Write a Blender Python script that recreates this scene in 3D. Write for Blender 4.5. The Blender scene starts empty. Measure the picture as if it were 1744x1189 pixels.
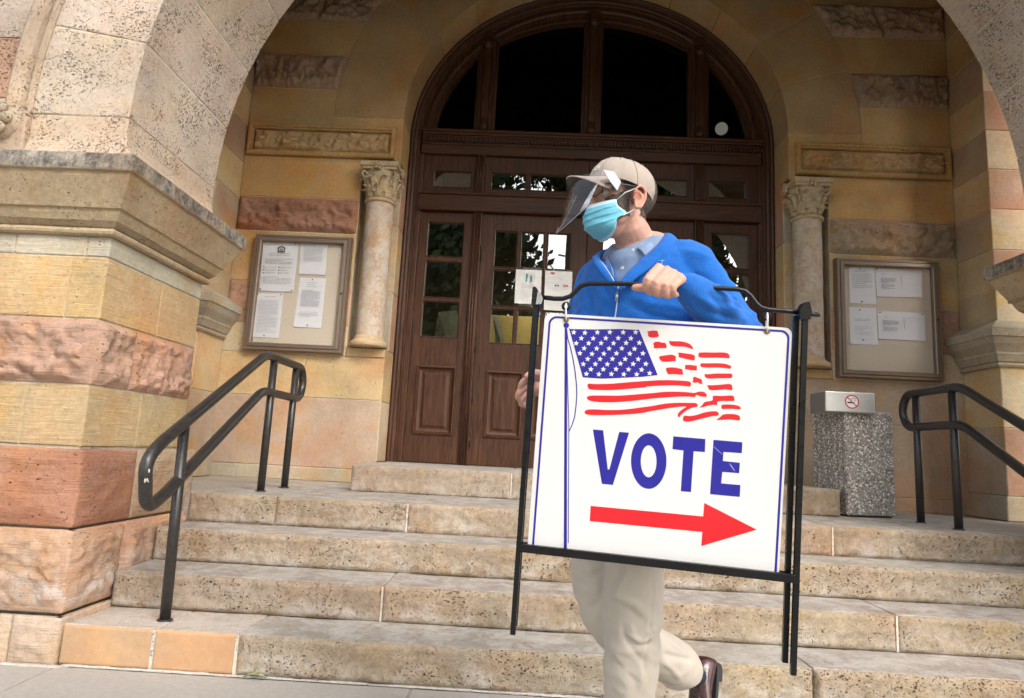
import bpy, bmesh, math, random
from mathutils import Vector, Matrix, noise
from mathutils.bvhtree import BVHTree
R_ = math.radians
S = bpy.context.scene
COL = S.collection

# ---------------------------------------------------------------- camera
cam_d = bpy.data.cameras.new("camera")
cam = bpy.data.objects.new("camera", cam_d); COL.objects.link(cam)
CAM = Vector((-0.4552, -5.4784, 0.9905))
_p, _y, _r, _f = 0.1517, -0.031, 0.0508, 1126.73
_F = Vector((math.sin(_y)*math.cos(_p), math.cos(_y)*math.cos(_p), math.sin(_p)))
_R = _F.cross(Vector((0, 0, 1))).normalized(); _U = _R.cross(_F)
_R2 = _R*math.cos(_r)+_U*math.sin(_r); _U2 = _U*math.cos(_r)-_R*math.sin(_r)
cam.matrix_world = Matrix(((_R2.x, _U2.x, -_F.x, CAM.x), (_R2.y, _U2.y, -_F.y, CAM.y), (_R2.z, _U2.z, -_F.z, CAM.z), (0, 0, 0, 1)))
cam_d.sensor_width = 36.0; cam_d.lens = 36.0*_f/1744.0
cam_d.clip_start = 0.05; cam_d.clip_end = 2000
S.camera = cam

# ---------------------------------------------------------------- light
SUN_EL, SUN_AZ = R_(35), R_(27)      # from the front right of the porch
W = bpy.data.worlds.new("World"); S.world = W; W.use_nodes = True
nt = W.node_tree; nt.nodes.clear()
sky = nt.nodes.new("ShaderNodeTexSky"); sky.sky_type = 'NISHITA'; sky.sun_disc = False
sky.sun_elevation = SUN_EL; sky.sun_rotation = math.pi-SUN_AZ
sky.air_density = 1.3; sky.dust_density = 4.0; sky.ozone_density = 0.6
hs = nt.nodes.new("ShaderNodeHueSaturation"); hs.inputs["Saturation"].default_value = 0.42
bg = nt.nodes.new("ShaderNodeBackground"); bg.inputs["Strength"].default_value = 0.15
wo = nt.nodes.new("ShaderNodeOutputWorld")
nt.links.new(sky.outputs[0], hs.inputs["Color"]); nt.links.new(hs.outputs[0], bg.inputs["Color"]); nt.links.new(bg.outputs[0], wo.inputs["Surface"])
sl = bpy.data.lights.new("sun", 'SUN'); sl.energy = 1.35; sl.angle = R_(40); sl.color = (1.0, 0.94, 0.86)
so = bpy.data.objects.new("sun", sl); COL.objects.link(so)
_sd = Vector((math.sin(SUN_AZ)*math.cos(SUN_EL), -math.cos(SUN_AZ)*math.cos(SUN_EL), math.sin(SUN_EL)))
so.rotation_euler = _sd.to_track_quat('Z', 'Y').to_euler(); so.location = _sd*30
S.view_settings.view_transform = 'Standard'; S.view_settings.look = 'None'
S.view_settings.gamma = 1.0; S.view_settings.exposure = 1.42
S.cycles.max_bounces = 8; S.cycles.transparent_max_bounces = 16

# ---------------------------------------------------------------- materials
class NT:
    def __init__(s, name):
        s.m = bpy.data.materials.new(name); s.m.use_nodes = True
        s.t = s.m.node_tree; s.t.nodes.clear()
        s.out = s.t.nodes.new("ShaderNodeOutputMaterial")
    def n(s, typ, ins=None, **kw):
        nd = s.t.nodes.new("ShaderNode"+typ)
        for k, v in kw.items(): setattr(nd, k, v)
        if ins:
            for k, v in ins.items():
                sock = nd.inputs[k]
                if hasattr(v, 'is_output') or isinstance(v, bpy.types.NodeSocket): s.t.links.new(v, sock)
                else: sock.default_value = v
        return nd
    def coord(s, scale=(1, 1, 1)):
        tc = s.n("TexCoord"); mp = s.n("Mapping", {"Vector": tc.outputs["Object"], "Scale": scale}); return mp.outputs[0]
    def noise(s, vec, scale, detail=4, rough=0.55, dist=0):
        return s.n("TexNoise", {"Vector": vec, "Scale": scale, "Detail": detail, "Roughness": rough, "Distortion": dist}).outputs["Fac"]
    def mr(s, v, a, b, c, d):
        return s.n("MapRange", {0: v, 1: a, 2: b, 3: c, 4: d}).outputs[0]
    def mix(s, fac, a, b, typ='MIX'):
        nd = s.n("Mix", data_type='RGBA', blend_type=typ)
        for k, v in ((0, fac), (6, a), (7, b)):
            if isinstance(v, bpy.types.NodeSocket): s.t.links.new(v, nd.inputs[k])
            else: nd.inputs[k].default_value = v if k == 0 else ((*v, 1) if len(v) == 3 else v)
        return nd.outputs[2]
    def mul(s, a, b): return s.n("Math", {0: a, 1: b}, operation='MULTIPLY').outputs[0]
    def add(s, a, b): return s.n("Math", {0: a, 1: b}, operation='ADD').outputs[0]
    def bump(s, h, strength=0.3, dist=0.01, nrm=None):
        d = {"Height": h, "Strength": strength, "Distance": dist}
        if nrm: d["Normal"] = nrm
        return s.n("Bump", d).outputs[0]
    def pbsdf(s, **kw):
        p = s.n("BsdfPrincipled")
        for k, v in kw.items():
            k = k.replace('_', ' ')
            sock = p.inputs[k]
            if isinstance(v, bpy.types.NodeSocket): s.t.links.new(v, sock)
            else: sock.default_value = (*v, 1) if hasattr(v, '__len__') and len(v) == 3 and 'Color' in k else v
        s.t.links.new(p.outputs[0], s.out.inputs[0]); return p

def stone_mat(name, pit=0.0, pit_scale=70, stain=False, streak=0.5, bumpk=1.0, grain=.3, blotch=.5, dark=False, ridge=0.0, pk=1.0):
    t = NT(name); v = t.coord()
    at = t.n("Attribute", attribute_name="col")
    c = at.outputs["Color"]
    def tint(c, f, r, g, b):
        return t.mix(f, c, t.mix(1.0, c, (r, g, b), 'MULTIPLY'))
    n1 = t.noise(v, 2.2, 5, 0.6); g1 = t.mr(n1, .3, .7, .80, 1.16); c = t.mix(1.0, c, t.n("CombineColor", {0: g1, 1: g1, 2: g1}).outputs[0], 'MULTIPLY')
    v2 = t.n("Mapping", {"Vector": v, "Location": (3.1, 7.7, 1.3)}).outputs[0]
    c = tint(c, t.mul(t.mr(t.noise(v2, 1.5, 5, .6, .8), .46, .66, 0, 1), blotch), 1.02, .80, .70)
    v3 = t.n("Mapping", {"Vector": v, "Location": (13.1, 2.7, 5.3)}).outputs[0]
    c = tint(c, t.mul(t.mr(t.noise(v3, 2.4, 5, .65, .8), .5, .68, 0, 1), blotch), 1.08, .88, .52)
    vs = t.coord((2.2, 2.2, 24)); n2 = t.noise(vs, 1.6, 6, 0.7, 0.8)
    c = t.mix(t.mul(t.mr(n2, .5, .72, 0, 1), streak*.55), c, (.50, .28, .12))
    c = t.mix(t.mul(t.mr(n2, .26, .46, 1, 0), streak*.4), c, (.27, .20, .16))
    n3 = t.noise(v, 38, 6, .78); g = t.mr(n3, .28, .72, 1-grain, 1+grain*.9); c = t.mix(1.0, c, t.n("CombineColor", {0: g, 1: g, 2: g}).outputs[0], 'MULTIPLY')
    n4 = t.noise(v, 190, 3, .7)
    h = t.add(t.mul(n3, .9), t.mul(n4, .4))
    if ridge: h = t.add(h, t.mul(t.noise(t.coord((3, 3, 60)), 1.4, 5, .7, .5), ridge))
    if pit > 0:
        vd = t.coord((1, 1, 1.4))
        wv = t.n("TexNoise", {"Vector": v, "Scale": pit_scale*.9, "Detail": 3, "Roughness": .6}).outputs["Color"]
        wv = t.n("VectorMath", {0: wv, 1: (.5, .5, .5)}, operation='SUBTRACT').outputs[0]
        wv = t.n("VectorMath", {0: wv, "Scale": .9/pit_scale}, operation='SCALE').outputs[0]
        vd = t.n("VectorMath", {0: vd, 1: wv}, operation='ADD').outputs[0]
        dens = t.mr(t.noise(v3, 4.5, 4, .65), .38, .62, .35*pk, 1.15*pk)
        vor = t.n("TexVoronoi", {"Vector": vd, "Scale": pit_scale, "Randomness": 1.0}, feature='F1')
        wh = t.n("SeparateColor", {0: vor.outputs["Color"]}).outputs[0]
        rad = t.mul(t.mr(wh, 1-.72*pit, 1, .0, .44), dens)
        pm = t.mr(t.n("Math", {0: rad, 1: vor.outputs["Distance"]}, operation='SUBTRACT').outputs[0], 0, .10, 0, 1)
        vor2 = t.n("TexVoronoi", {"Vector": vd, "Scale": pit_scale*.42, "Randomness": 1.0}, feature='F1')
        wh2 = t.n("SeparateColor", {0: vor2.outputs["Color"]}).outputs[1]
        pm2 = t.mr(t.n("Math", {0: t.mul(t.mr(wh2, 1-.35*pit, 1, 0, .30), dens), 1: vor2.outputs["Distance"]}, operation='SUBTRACT').outputs[0], 0, .08, 0, 1)
        pm = t.n("Math", {0: pm, 1: pm2}, operation='MAXIMUM').outputs[0]
        pm = t.mul(pm, t.mr(n4, .3, .6, .55, 1))
        c = t.mix(t.mul(pm, .60), c, (.045, .032, .022))
        h = t.add(h, t.mul(pm, -3.2))
    if stain:
        ns = t.noise(v, 9, 7, .8, .5); st = t.mul(t.mr(ns, .45, .58, 0, 1), at.outputs["Alpha"])
        c = t.mix(t.mul(st, .6), c, (.56, .54, .52))
    if dark:
        ns = t.noise(t.coord((1, 1, .8)), 17, 7, .8); st = t.mul(t.mr(ns, .36, .60, 0, 1), at.outputs["Alpha"])
        c = t.mix(t.mul(st, .85), c, (.035, .035, .04))
    t.pbsdf(Base_Color=c, Roughness=.9, Normal=t.bump(h, .6*bumpk, .007), Specular_IOR_Level=.2)
    return t.m

def simple_mat(name, col, rough=.5, metal=0.0, var=.06, vscale=20, bumps=0.0, bscale=150, spec=.5, coat=0.0, sheen=0.0):
    t = NT(name); v = t.coord()
    n = t.noise(v, vscale, 4, .6); g = t.mr(n, .3, .7, 1-var, 1+var)
    c = t.mix(1.0, col, t.n("CombineColor", {0: g, 1: g, 2: g}).outputs[0], 'MULTIPLY')
    kw = dict(Base_Color=c, Roughness=t.mr(n, .3, .7, max(0, rough-.06), min(1, rough+.06)), Metallic=metal, Specular_IOR_Level=spec, Coat_Weight=coat)
    if sheen: kw['Sheen_Weight'] = sheen
    if bumps: kw['Normal'] = t.bump(t.noise(v, bscale, 3, .6), bumps, .003)
    t.pbsdf(**kw); return t.m

def wood_mat(name, vert=True, dark=(.026, .0095, .005), lite=(.095, .038, .018)):
    t = NT(name); v = t.coord((14, 14, 1.0) if vert else (1.0, 14, 14))
    n = t.noise(v, 3.0, 7, .65, 1.2)
    vf = t.coord((90, 90, 3) if vert else (3, 90, 90)); nf = t.noise(vf, 3, 3, .7)
    c = t.mix(t.mr(n, .34, .68, 0, 1), dark, lite)
    g = t.mr(nf, .3, .7, .72, 1.18); c = t.mix(1.0, c, t.n("CombineColor", {0: g, 1: g, 2: g}).outputs[0], 'MULTIPLY')
    big = t.noise(t.coord(), 1.7, 3); c = t.mix(t.mr(big, .4, .7, 0, .35), c, (.075, .030, .014))
    t.pbsdf(Base_Color=c, Roughness=t.mr(n, .3, .7, .34, .5), Normal=t.bump(nf, .25, .002), Specular_IOR_Level=.32)
    return t.m

def glass_mat(name, tint=(.75, .8, .78), refl=.3, rough=.01):
    t = NT(name)
    tr = t.n("BsdfTransparent", {"Color": (*tint, 1)}); gl = t.n("BsdfGlossy", {"Color": (.92, .95, .98, 1), "Roughness": rough})
    fr = t.n("LayerWeight", {"Blend": .5}).outputs["Facing"]
    fac = t.n("Math", {0: t.mul(t.n("Math", {0: fr, 1: 4.5}, operation='POWER').outputs[0], .7), 1: refl+.04}, operation='ADD', use_clamp=True).outputs[0]
    mx = t.n("MixShader", {0: fac, 1: tr.outputs[0], 2: gl.outputs[0]})
    t.t.links.new(mx.outputs[0], t.out.inputs[0]); return t.m

# ---------------------------------------------------------------- mesh builder
class MB:
    def __init__(s): s.v = []; s.f = []; s.c = []; s.sm = []
    def add(s, verts, faces, col=(.5, .5, .5, 0), smooth=False):
        b = len(s.v); s.v += [tuple(p) for p in verts]
        if len(col) == 3: col = (*col, 0)
        for f in faces:
            s.f.append([b+i for i in f]); s.c.append(col); s.sm.append(smooth)
    def addc(s, verts, faces, cols, smooth=False):     # one colour per face
        b = len(s.v); s.v += [tuple(p) for p in verts]
        for f, c in zip(faces, cols):
            s.f.append([b+i for i in f]); s.c.append(c if len(c) == 4 else (*c, 0)); s.sm.append(smooth)
    def box(s, x0, x1, y0, y1, z0, z1, bev=0.0, col=(.5, .5, .5, 0), skip=''):
        if bev <= 0:
            V = [(x0, y0, z0), (x1, y0, z0), (x1, y1, z0), (x0, y1, z0), (x0, y0, z1), (x1, y0, z1), (x1, y1, z1), (x0, y1, z1)]
            s.add(V, [(0, 3, 2, 1), (4, 5, 6, 7), (0, 1, 5, 4), (1, 2, 6, 5), (2, 3, 7, 6), (3, 0, 4, 7)], col); return
        b = min(bev, (x1-x0)*.45, (y1-y0)*.45, (z1-z0)*.45)
        bm = bmesh.new(); bmesh.ops.create_cube(bm, size=1.0)
        for w in bm.verts: w.co = Vector(((x0+x1)/2+w.co.x*(x1-x0), (y0+y1)/2+w.co.y*(y1-y0), (z0+z1)/2+w.co.z*(z1-z0)))
        bmesh.ops.bevel(bm, geom=bm.edges[:], offset=b, segments=2, affect='EDGES', profile=.5)
        bm.verts.index_update(); s.add([w.co.copy() for w in bm.verts], [[w.index for w in f.verts] for f in bm.faces], col, False); bm.free()
    def tube(s, pts, r, seg=12, col=(.5, .5, .5, 0), cap=True, smooth=True, closed=False, flat=1.0, up=None):
        P = [Vector(p) for p in pts]; n = len(P)
        rr = r if hasattr(r, '__len__') else [r]*n
        T = []
        for i in range(n):
            if closed: a, b = P[i-1], P[(i+1) % n]
            else: a, b = P[max(0, i-1)], P[min(n-1, i+1)]
            T.append((b-a).normalized())
        u = Vector(up) if up else (Vector((0, 0, 1)) if abs(T[0].z) < .9 else Vector((1, 0, 0)))
        V = []; prev = None
        for i in range(n):
            if prev is None: nx = (u-T[i]*u.dot(T[i])).normalized()
            else: nx = (prev-T[i]*prev.dot(T[i])).normalized()
            prev = nx; ny = T[i].cross(nx)
            for k in range(seg):
                a = 2*math.pi*k/seg; V.append(P[i]+nx*math.cos(a)*rr[i]+ny*math.sin(a)*rr[i]*flat)
        F = []
        m = n if closed else n-1
        for i in range(m):
            j = (i+1) % n
            for k in range(seg):
                k2 = (k+1) % seg; F.append((i*seg+k, j*seg+k, j*seg+k2, i*seg+k2))
        if cap and not closed: F.append(tuple(range(seg))); F.append(tuple((n-1)*seg+k for k in range(seg-1, -1, -1)))
        s.add(V, F, col, smooth)
    def lathe(s, prof, c, seg=32, col=(.5, .5, .5, 0), smooth=True, sx=1, sy=1):
        V = []; F = []
        for r, z in prof:
            for k in range(seg):
                a = 2*math.pi*k/seg; V.append((c[0]+r*math.cos(a)*sx, c[1]+r*math.sin(a)*sy, c[2]+z))
        for i in range(len(prof)-1):
            for k in range(seg):
                k2 = (k+1) % seg; F.append((i*seg+k, i*seg+k2, (i+1)*seg+k2, (i+1)*seg+k))
        F.append(tuple(range(seg-1, -1, -1))); F.append(tuple((len(prof)-1)*seg+k for k in range(seg)))
        s.add(V, F, col, smooth)
    def ball(s, c, r, seg=16, col=(.5, .5, .5, 0), sc=(1, 1, 1), M=None):
        bm = bmesh.new(); bmesh.ops.create_uvsphere(bm, u_segments=seg, v_segments=max(6, seg*2//3), radius=1)
        V = []
        for w in bm.verts:
            q = Vector((w.co.x*r*sc[0], w.co.y*r*sc[1], w.co.z*r*sc[2]))
            if M: q = M @ q
            V.append(q+Vector(c))
        s.add(V, [[w.index for w in f.verts] for f in bm.faces], col, True); bm.free()
    def rect_mould(s, x0, x1, z0, z1, prof, y, col=(.5, .5, .5, 0), fill=False):
        # prof: (inset, dy) ; loops of 4 mitred
        V = []; F = []
        for ins, dy in prof:
            V += [(x0+ins, y+dy, z0+ins), (x1-ins, y+dy, z0+ins), (x1-ins, y+dy, z1-ins), (x0+ins, y+dy, z1-ins)]
        for i in range(len(prof)-1):
            for k in range(4):
                k2 = (k+1) % 4; F.append((i*4+k, i*4+k2, (i+1)*4+k2, (i+1)*4+k))
        if fill: b = 4*(len(prof)-1); F.append((b, b+1, b+2, b+3))
        s.add(V, F, col)
    def prism(s, poly, y0, y1, fn=None, col=(.5, .5, .5, 0)):
        # poly in (x,z); extruded from y0 (front) to y1
        n = len(poly); V = [(x, y0, z) for x, z in poly]+[(x, y1, z) for x, z in poly]
        if fn: V = [fn(p) for p in V]
        F = [tuple(range(n)), tuple(range(2*n-1, n-1, -1))]+[(i, n+i, n+(i+1) % n, (i+1) % n) for i in range(n)]
        s.add(V, F, col)
    def obj(s, name, mat, parent=None, local=False, loc=None, mods=None, fix=True):
        me = bpy.data.meshes.new(name)
        V = s.v
        off = Vector((0, 0, 0))
        if parent is not None and not local: off = parent['_w'] if False else WLOC[parent.name]
        if parent is None:
            if loc is None:
                xs = [p[0] for p in V]; ys = [p[1] for p in V]; zs = [p[2] for p in V]
                loc = ((min(xs)+max(xs))/2, (min(ys)+max(ys))/2, min(zs))
            off = Vector(loc)
        me.from_pydata([(p[0]-off.x, p[1]-off.y, p[2]-off.z) for p in V], [], s.f)
        if fix:
            bm = bmesh.new(); bm.from_mesh(me)
            bmesh.ops.recalc_face_normals(bm, faces=bm.faces[:]); bm.to_mesh(me); bm.free()
        ca = me.color_attributes.new("col", 'FLOAT_COLOR', 'CORNER')
        buf = []
        for p in me.polygons:
            c = s.c[p.index]; buf += list(c)*p.loop_total
        ca.data.foreach_set("color", buf)
        me.polygons.foreach_set("use_smooth", s.sm)
        me.materials.append(mat)
        o = bpy.data.objects.new(name, me); COL.objects.link(o)
        if parent is None: o.location = off; WLOC[o.name] = off
        else:
            o.parent = parent; WLOC[o.name] = off
        return o
WLOC = {}
def tag(o, label=None, cat=None, group=None, kind=None):
    if label: o['label'] = label
    if cat: o['category'] = cat
    if group: o['group'] = group
    if kind: o['kind'] = kind
    return o
def thing(name, loc, label, cat, group=None, M=None):
    o = bpy.data.objects.new(name, None); COL.objects.link(o)
    o.empty_display_size = .1
    if M is None: o.location = loc
    else:
        m4 = M.to_4x4(); m4.translation = Vector(loc); o.matrix_world = m4
    WLOC[o.name] = Vector(loc); tag(o, label, cat, group); return o
def part(name, parent):      # an Empty part that carries sub-parts is never needed; parts are meshes
    raise NotImplementedError

rnd = random.Random(7)
def jit(c, k=.06, r=rnd):
    g = 1+r.uniform(-k, k); return tuple(max(.01, x*g*(1+r.uniform(-k*.35, k*.35))) for x in c[:3])+((c[3],) if len(c) > 3 else (0,))
def fbm(p, o=4):
    return noise.fractal(p, 1.0, 2.0, o, noise_basis='PERLIN_ORIGINAL')
def rock(u, v, seed, k=1.0):
    p = Vector((u*6.0, v*9.0, seed*3.7))
    a = fbm(p, 5)*.8+abs(fbm(p*2.3+Vector((3, 1, 9)), 4))*.9
    q = noise.voronoi(Vector((u*8+seed+.3*a, v*15, seed*1.3)))[0]
    st_ = math.floor((a*.7+v*9)*2.2)/2.2-(a*.7+v*9)
    return k*(a+.7*(q[1]-q[0])+.35*st_)
# a dressed stone on a mapped surface: fmap(u, v, n) -> point, n = out of the wall
def stone(mb, fmap, u0, u1, v0, v1, col, n0=.0, rough=0.0, joint=.003, edge=.005, cell=None, seed=None, margin=.02, back=.03, wob=.0015, alpha=None, curve=False):
    seed = rnd.random()*50 if seed is None else seed
    u0 += joint; u1 -= joint; v0 += joint; v1 -= joint
    if cell is None: cell = .018 if rough > 0 else .08
    nu = max(1, int((u1-u0)/cell)); nv = max(1, int((v1-v0)/cell))
    if rough <= 0 and not curve: nu = max(1, min(nu, 14)); nv = max(1, min(nv, 8))
    us = [u0, u0+edge*.4, u0+edge]+[u0+edge+(u1-u0-2*edge)*i/nu for i in range(1, nu)]+[u1-edge, u1-edge*.4, u1]
    vs = [v0, v0+edge*.4, v0+edge]+[v0+edge+(v1-v0-2*edge)*i/nv for i in range(1, nv)]+[v1-edge, v1-edge*.4, v1]
    V = []; NU = len(us); NV = len(vs)
    for j, v in enumerate(vs):
        for i, u in enumerate(us):
            d = min(i, NU-1-i, j, NV-1-j)
            e = {0: -min(edge, .006), 1: -min(edge, .006)*.3}.get(d, 0.0)
            n = n0+e
            if d >= 1: n += wob*fbm(Vector((u*6, v*6, seed)), 3)
            if rough > 0 and d >= 2:
                m = min(u-u0, u1-u, v-v0, v1-v)
                k = max(0, min(1, (m-margin*.3)/(margin*1.4)))
                n += rough*k*(.55+rock(u, v, seed))
            V.append(fmap(u, v, n))
    F = []; C = []
    for j in range(NV-1):
        for i in range(NU-1):
            a = j*NU+i; F.append((a, a+1, a+NU+1, a+NU)); C.append(col if alpha is None else (*col[:3], alpha((us[i]+us[i+1])/2, (vs[j]+vs[j+1])/2)))
    # sides back into the wall
    ring = [i for i in range(NU)]+[j*NU+NU-1 for j in range(1, NV)]+[(NV-1)*NU+i for i in range(NU-2, -1, -1)]+[j*NU for j in range(NV-2, 0, -1)]
    b = len(V)
    def uv(idx): return us[idx % NU], vs[idx//NU]
    for idx in ring:
        u, v = uv(idx); V.append(fmap(u, v, n0-back))
    L = len(ring)
    for k in range(L):
        k2 = (k+1) % L; F.append((ring[k2], ring[k], b+k, b+k2)); C.append(col)
    mb.addc(V, F, C, rough > 0)
# ---------------------------------------------------------------- stone colours and materials
YEL = (.51, .385, .225); CRM = (.52, .43, .30); PNK = (.43, .275, .20); RED = (.37, .20, .14); GRY = (.42, .37, .29)
BEI = (.50, .415, .345); ORG = (.48, .30, .19); PAL = (.52, .40, .30); PLUM = (.30, .205, .17); OCH = (.44, .31, .155); MORT = (.52, .46, .37)
M_wall = stone_mat("porch sandstone", 0.15, 80, streak=.4, bumpk=.9, grain=.16, blotch=.9)
M_rock = stone_mat("rock faced sandstone", 0.4, 80, streak=.35, bumpk=2.2, grain=.3, blotch=.8)
M_pier = stone_mat("pier sandstone", 0.35, 85, stain=True, streak=.55, bumpk=1.5, grain=.2, blotch=.7, ridge=1.2)
M_arch = stone_mat("pitted arch stone", 1.0, 108, streak=.08, bumpk=1.3, grain=.18, blotch=.25, pk=1.6)
M_step = stone_mat("pitted step stone", 1.0, 105, stain=True, streak=.2, bumpk=1.9, grain=.36, blotch=.45)
M_tread = stone_mat("worn tread stone", 0.3, 90, stain=True, streak=.05, bumpk=1.0, grain=.26, blotch=.2)
M_corn = stone_mat("cornice stone", 0.5, 95, streak=.2, bumpk=1.4, grain=.24, blotch=.5, dark=True)
M_col = stone_mat("column stone", 0.25, 80, stain=True, streak=.15, bumpk=1.4, grain=.2, blotch=.4)
M_wood = wood_mat("varnished oak upright", True); M_woodh = wood_mat("varnished oak rail", False)

bldg = thing("courthouse", (0, 0, 0), "sandstone courthouse entrance porch with round arches and a dark wooden arched doorway", "building")

def wallmap(s): return lambda u, v, n: (s*u, -n, v)
RZ = 3.85; A0, B0, A1, B1 = 1.69, 1.535, 2.32, 2.17
def uin(z, a=A1, b=B1):
    return a if z <= RZ else a*math.sqrt(max(0.0, 1-((z-RZ)/b)**2))
CRS = [(.66, .77), (.77, 1.34), (1.34, 1.70), (1.70, 1.95), (1.95, 2.32), (2.32, 2.77), (2.77, 3.08), (3.08, 3.45)]
mb = MB(); MR = {-1: MB(), 1: MB()}
# mortar core behind the stones
for s in (-1, 1):
    mr = MR[s]; xa, xb = sorted((s*2.02, s*3.2)); mb.box(xa, xb, .006, .5, .6, 3.44, col=MORT)
    xa, xb = sorted((s*1.70, s*2.03)); mb.box(xa, xb, .006, .5, .6, 1.78, col=MORT); mb.box(xa, xb, .146, .5, 1.78, 3.44, col=MORT)
    cols = [GRY, (.44, .33, .25), YEL, CRM, PNK, (.50, .37, .20), RED, (.47, .31, .14)]
    for (z0, z1), c in zip(CRS, cols):
        full = z1 <= 1.75
        ua = 1.69 if full else 2.02
        if s > 0 and c == RED: c = (.40, .31, .23)
        if s > 0 and full: c = (.40, .31, .23)
        ro = .042 if z0 == 2.77 else (.014 if z0 == 1.95 else 0)
        tgt = mr if ro else mb
        if z0 in (1.34, 1.95) and not ro:
            cut = 2.36
            stone(tgt, wallmap(s), ua, cut, z0, z1, jit(c), rough=ro); stone(tgt, wallmap(s), cut, 3.085, z0, z1, jit(c), rough=ro)
        elif z0 == .66:
            stone(tgt, wallmap(s), ua, 2.85, z0, z1, jit(c)); stone(tgt, wallmap(s), 2.85, 3.085, z0, z1, jit(c))
        else: stone(tgt, wallmap(s), ua, 3.085, z0, z1, jit(c, .04), rough=ro, n0=0)
    # block under the column, niche behind it
    stone(mb, wallmap(s), 1.69, 2.02, 1.70, 1.78, jit(YEL), n0=.012)
    for z0, z1, c in ((1.78, 2.3, GRY), (2.3, 2.9, CRM), (2.9, 3.45, GRY)):
        stone(mb, lambda u, v, n, s=s: (s*u, .14-n, v), 1.69, 2.03, z0, z1, jit(c, .08))
        stone(mb, lambda u, v, n, s=s: (s*(2.02-n), u, v), 0.0, .14, z0, z1, jit(CRM, .08), joint=.001)
        stone(mb, lambda u, v, n, s=s: (s*(1.69-n), u, v), .14, .42, z0, z1, jit(YEL if c == CRM else PNK, .08))
    for z0, z1, c in ((.84, 1.34, CRM), (1.34, 1.78, YEL)):
        stone(mb, lambda u, v, n, s=s: (s*(1.69-n), u, v), 0, .42, z0, z1, jit(c, .08), joint=.001)
    stone(mb, lambda u, v, n, s=s: (s*(1.69-n), u, v), 0, .42, 3.45, RZ, jit(OCH), joint=.001)
    stone(mb, wallmap(s), 1.69, 3.085, 3.42, 3.46, jit(OCH), n0=.001, joint=.001)
    stone(mb, wallmap(s), 1.69, 1.75, 3.46, 3.76, jit(OCH), joint=.001)
    # upper courses follow the ring
    for z0, z1, c, ro, cut in ((3.75, 4.11, OCH, 0, None), (4.11, 4.44, (.38, .28, .21), .040, None), (4.44, 4.78, OCH, 0, None), (4.78, 5.10, (.38, .27, .20), .040, .55), (5.10, 5.5, OCH, 0, None), (5.5, 5.78, OCH, 0, None)):
        def fm(u, v, n, s=s):
            a = uin(v); return (s*(a+(3.085-a)*u/1.2), -n, v)
        if cut: stone(mr if ro else mb, fm, 0, cut, z0, z1, jit(c), rough=ro, curve=True); stone(mr if ro else mb, fm, cut, 1.2, z0, z1, jit(c), rough=ro, curve=True)
        else: stone(mr if ro else mb, fm, 0, 1.2, z0, z1, jit(c), rough=ro, curve=True)
    stone(mb, wallmap(s), 1.69, 2.32, 3.75, RZ, jit(OCH), joint=.001)
# ring of smooth voussoirs and the intrados of the doorway
NV = 11
for k in range(NV):
    t0, t1 = math.pi*k/NV, math.pi*(k+1)/NV
    c = jit((.40, .285, .155), .07)
    stone(mb, lambda u, v, n: ((A0+(A1-A0)*v)*math.cos(u), -n, RZ+(B0+(B1-B0)*v)*math.sin(u)), t0, t1, 0, 1, c, joint=.0012, edge=.004, cell=.06, curve=True)
    stone(mb, lambda u, v, n: ((A0-n)*math.cos(u), v, RZ+(B0-n)*math.sin(u)), t0, t1, 0, .42, jit(c, .03), joint=.0012, edge=.004, cell=.06, curve=True)
# mortar sheet behind the upper wall
P = []; n = 40
for s in (-1, 1):
    V = []; F = []
    for i in range(n+1):
        z = 3.44+(6.0-3.44)*i/n; a = uin(z, A0+.004, B0+.004)
        V += [(s*a, .006, z), (s*3.2, .006, z)]
        if i: F.append((2*i-2, 2*i-1, 2*i+1, 2*i))
    mb.add(V, F, MORT)
back_wall = mb.obj("wall", M_wall, bldg); [m_.obj("rock_faced_stone", M_rock, back_wall) for m_ in MR.values()]

# raised rectangular panels with a rough field
for s in (-1, 1):
    mp = MB(); x0, x1 = sorted((s*1.745, s*3.06))
    mp.rect_mould(x0, x1, 3.46, 3.75, [(0, 0.01), (0, -.035), (.012, -.045), (.028, -.045), (.034, -.03), (.045, -.03), (.052, -.012)], 0, col=(.45, .30, .13))
    stone(mp, lambda u, v, n: (u, -.005-n, v), x0+.05, x1-.05, 3.51, 3.70, (.46, .32, .17), rough=.036, joint=0, margin=.016, cell=.011)
    mp.obj("carved_panel", M_rock, bldg)

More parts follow.
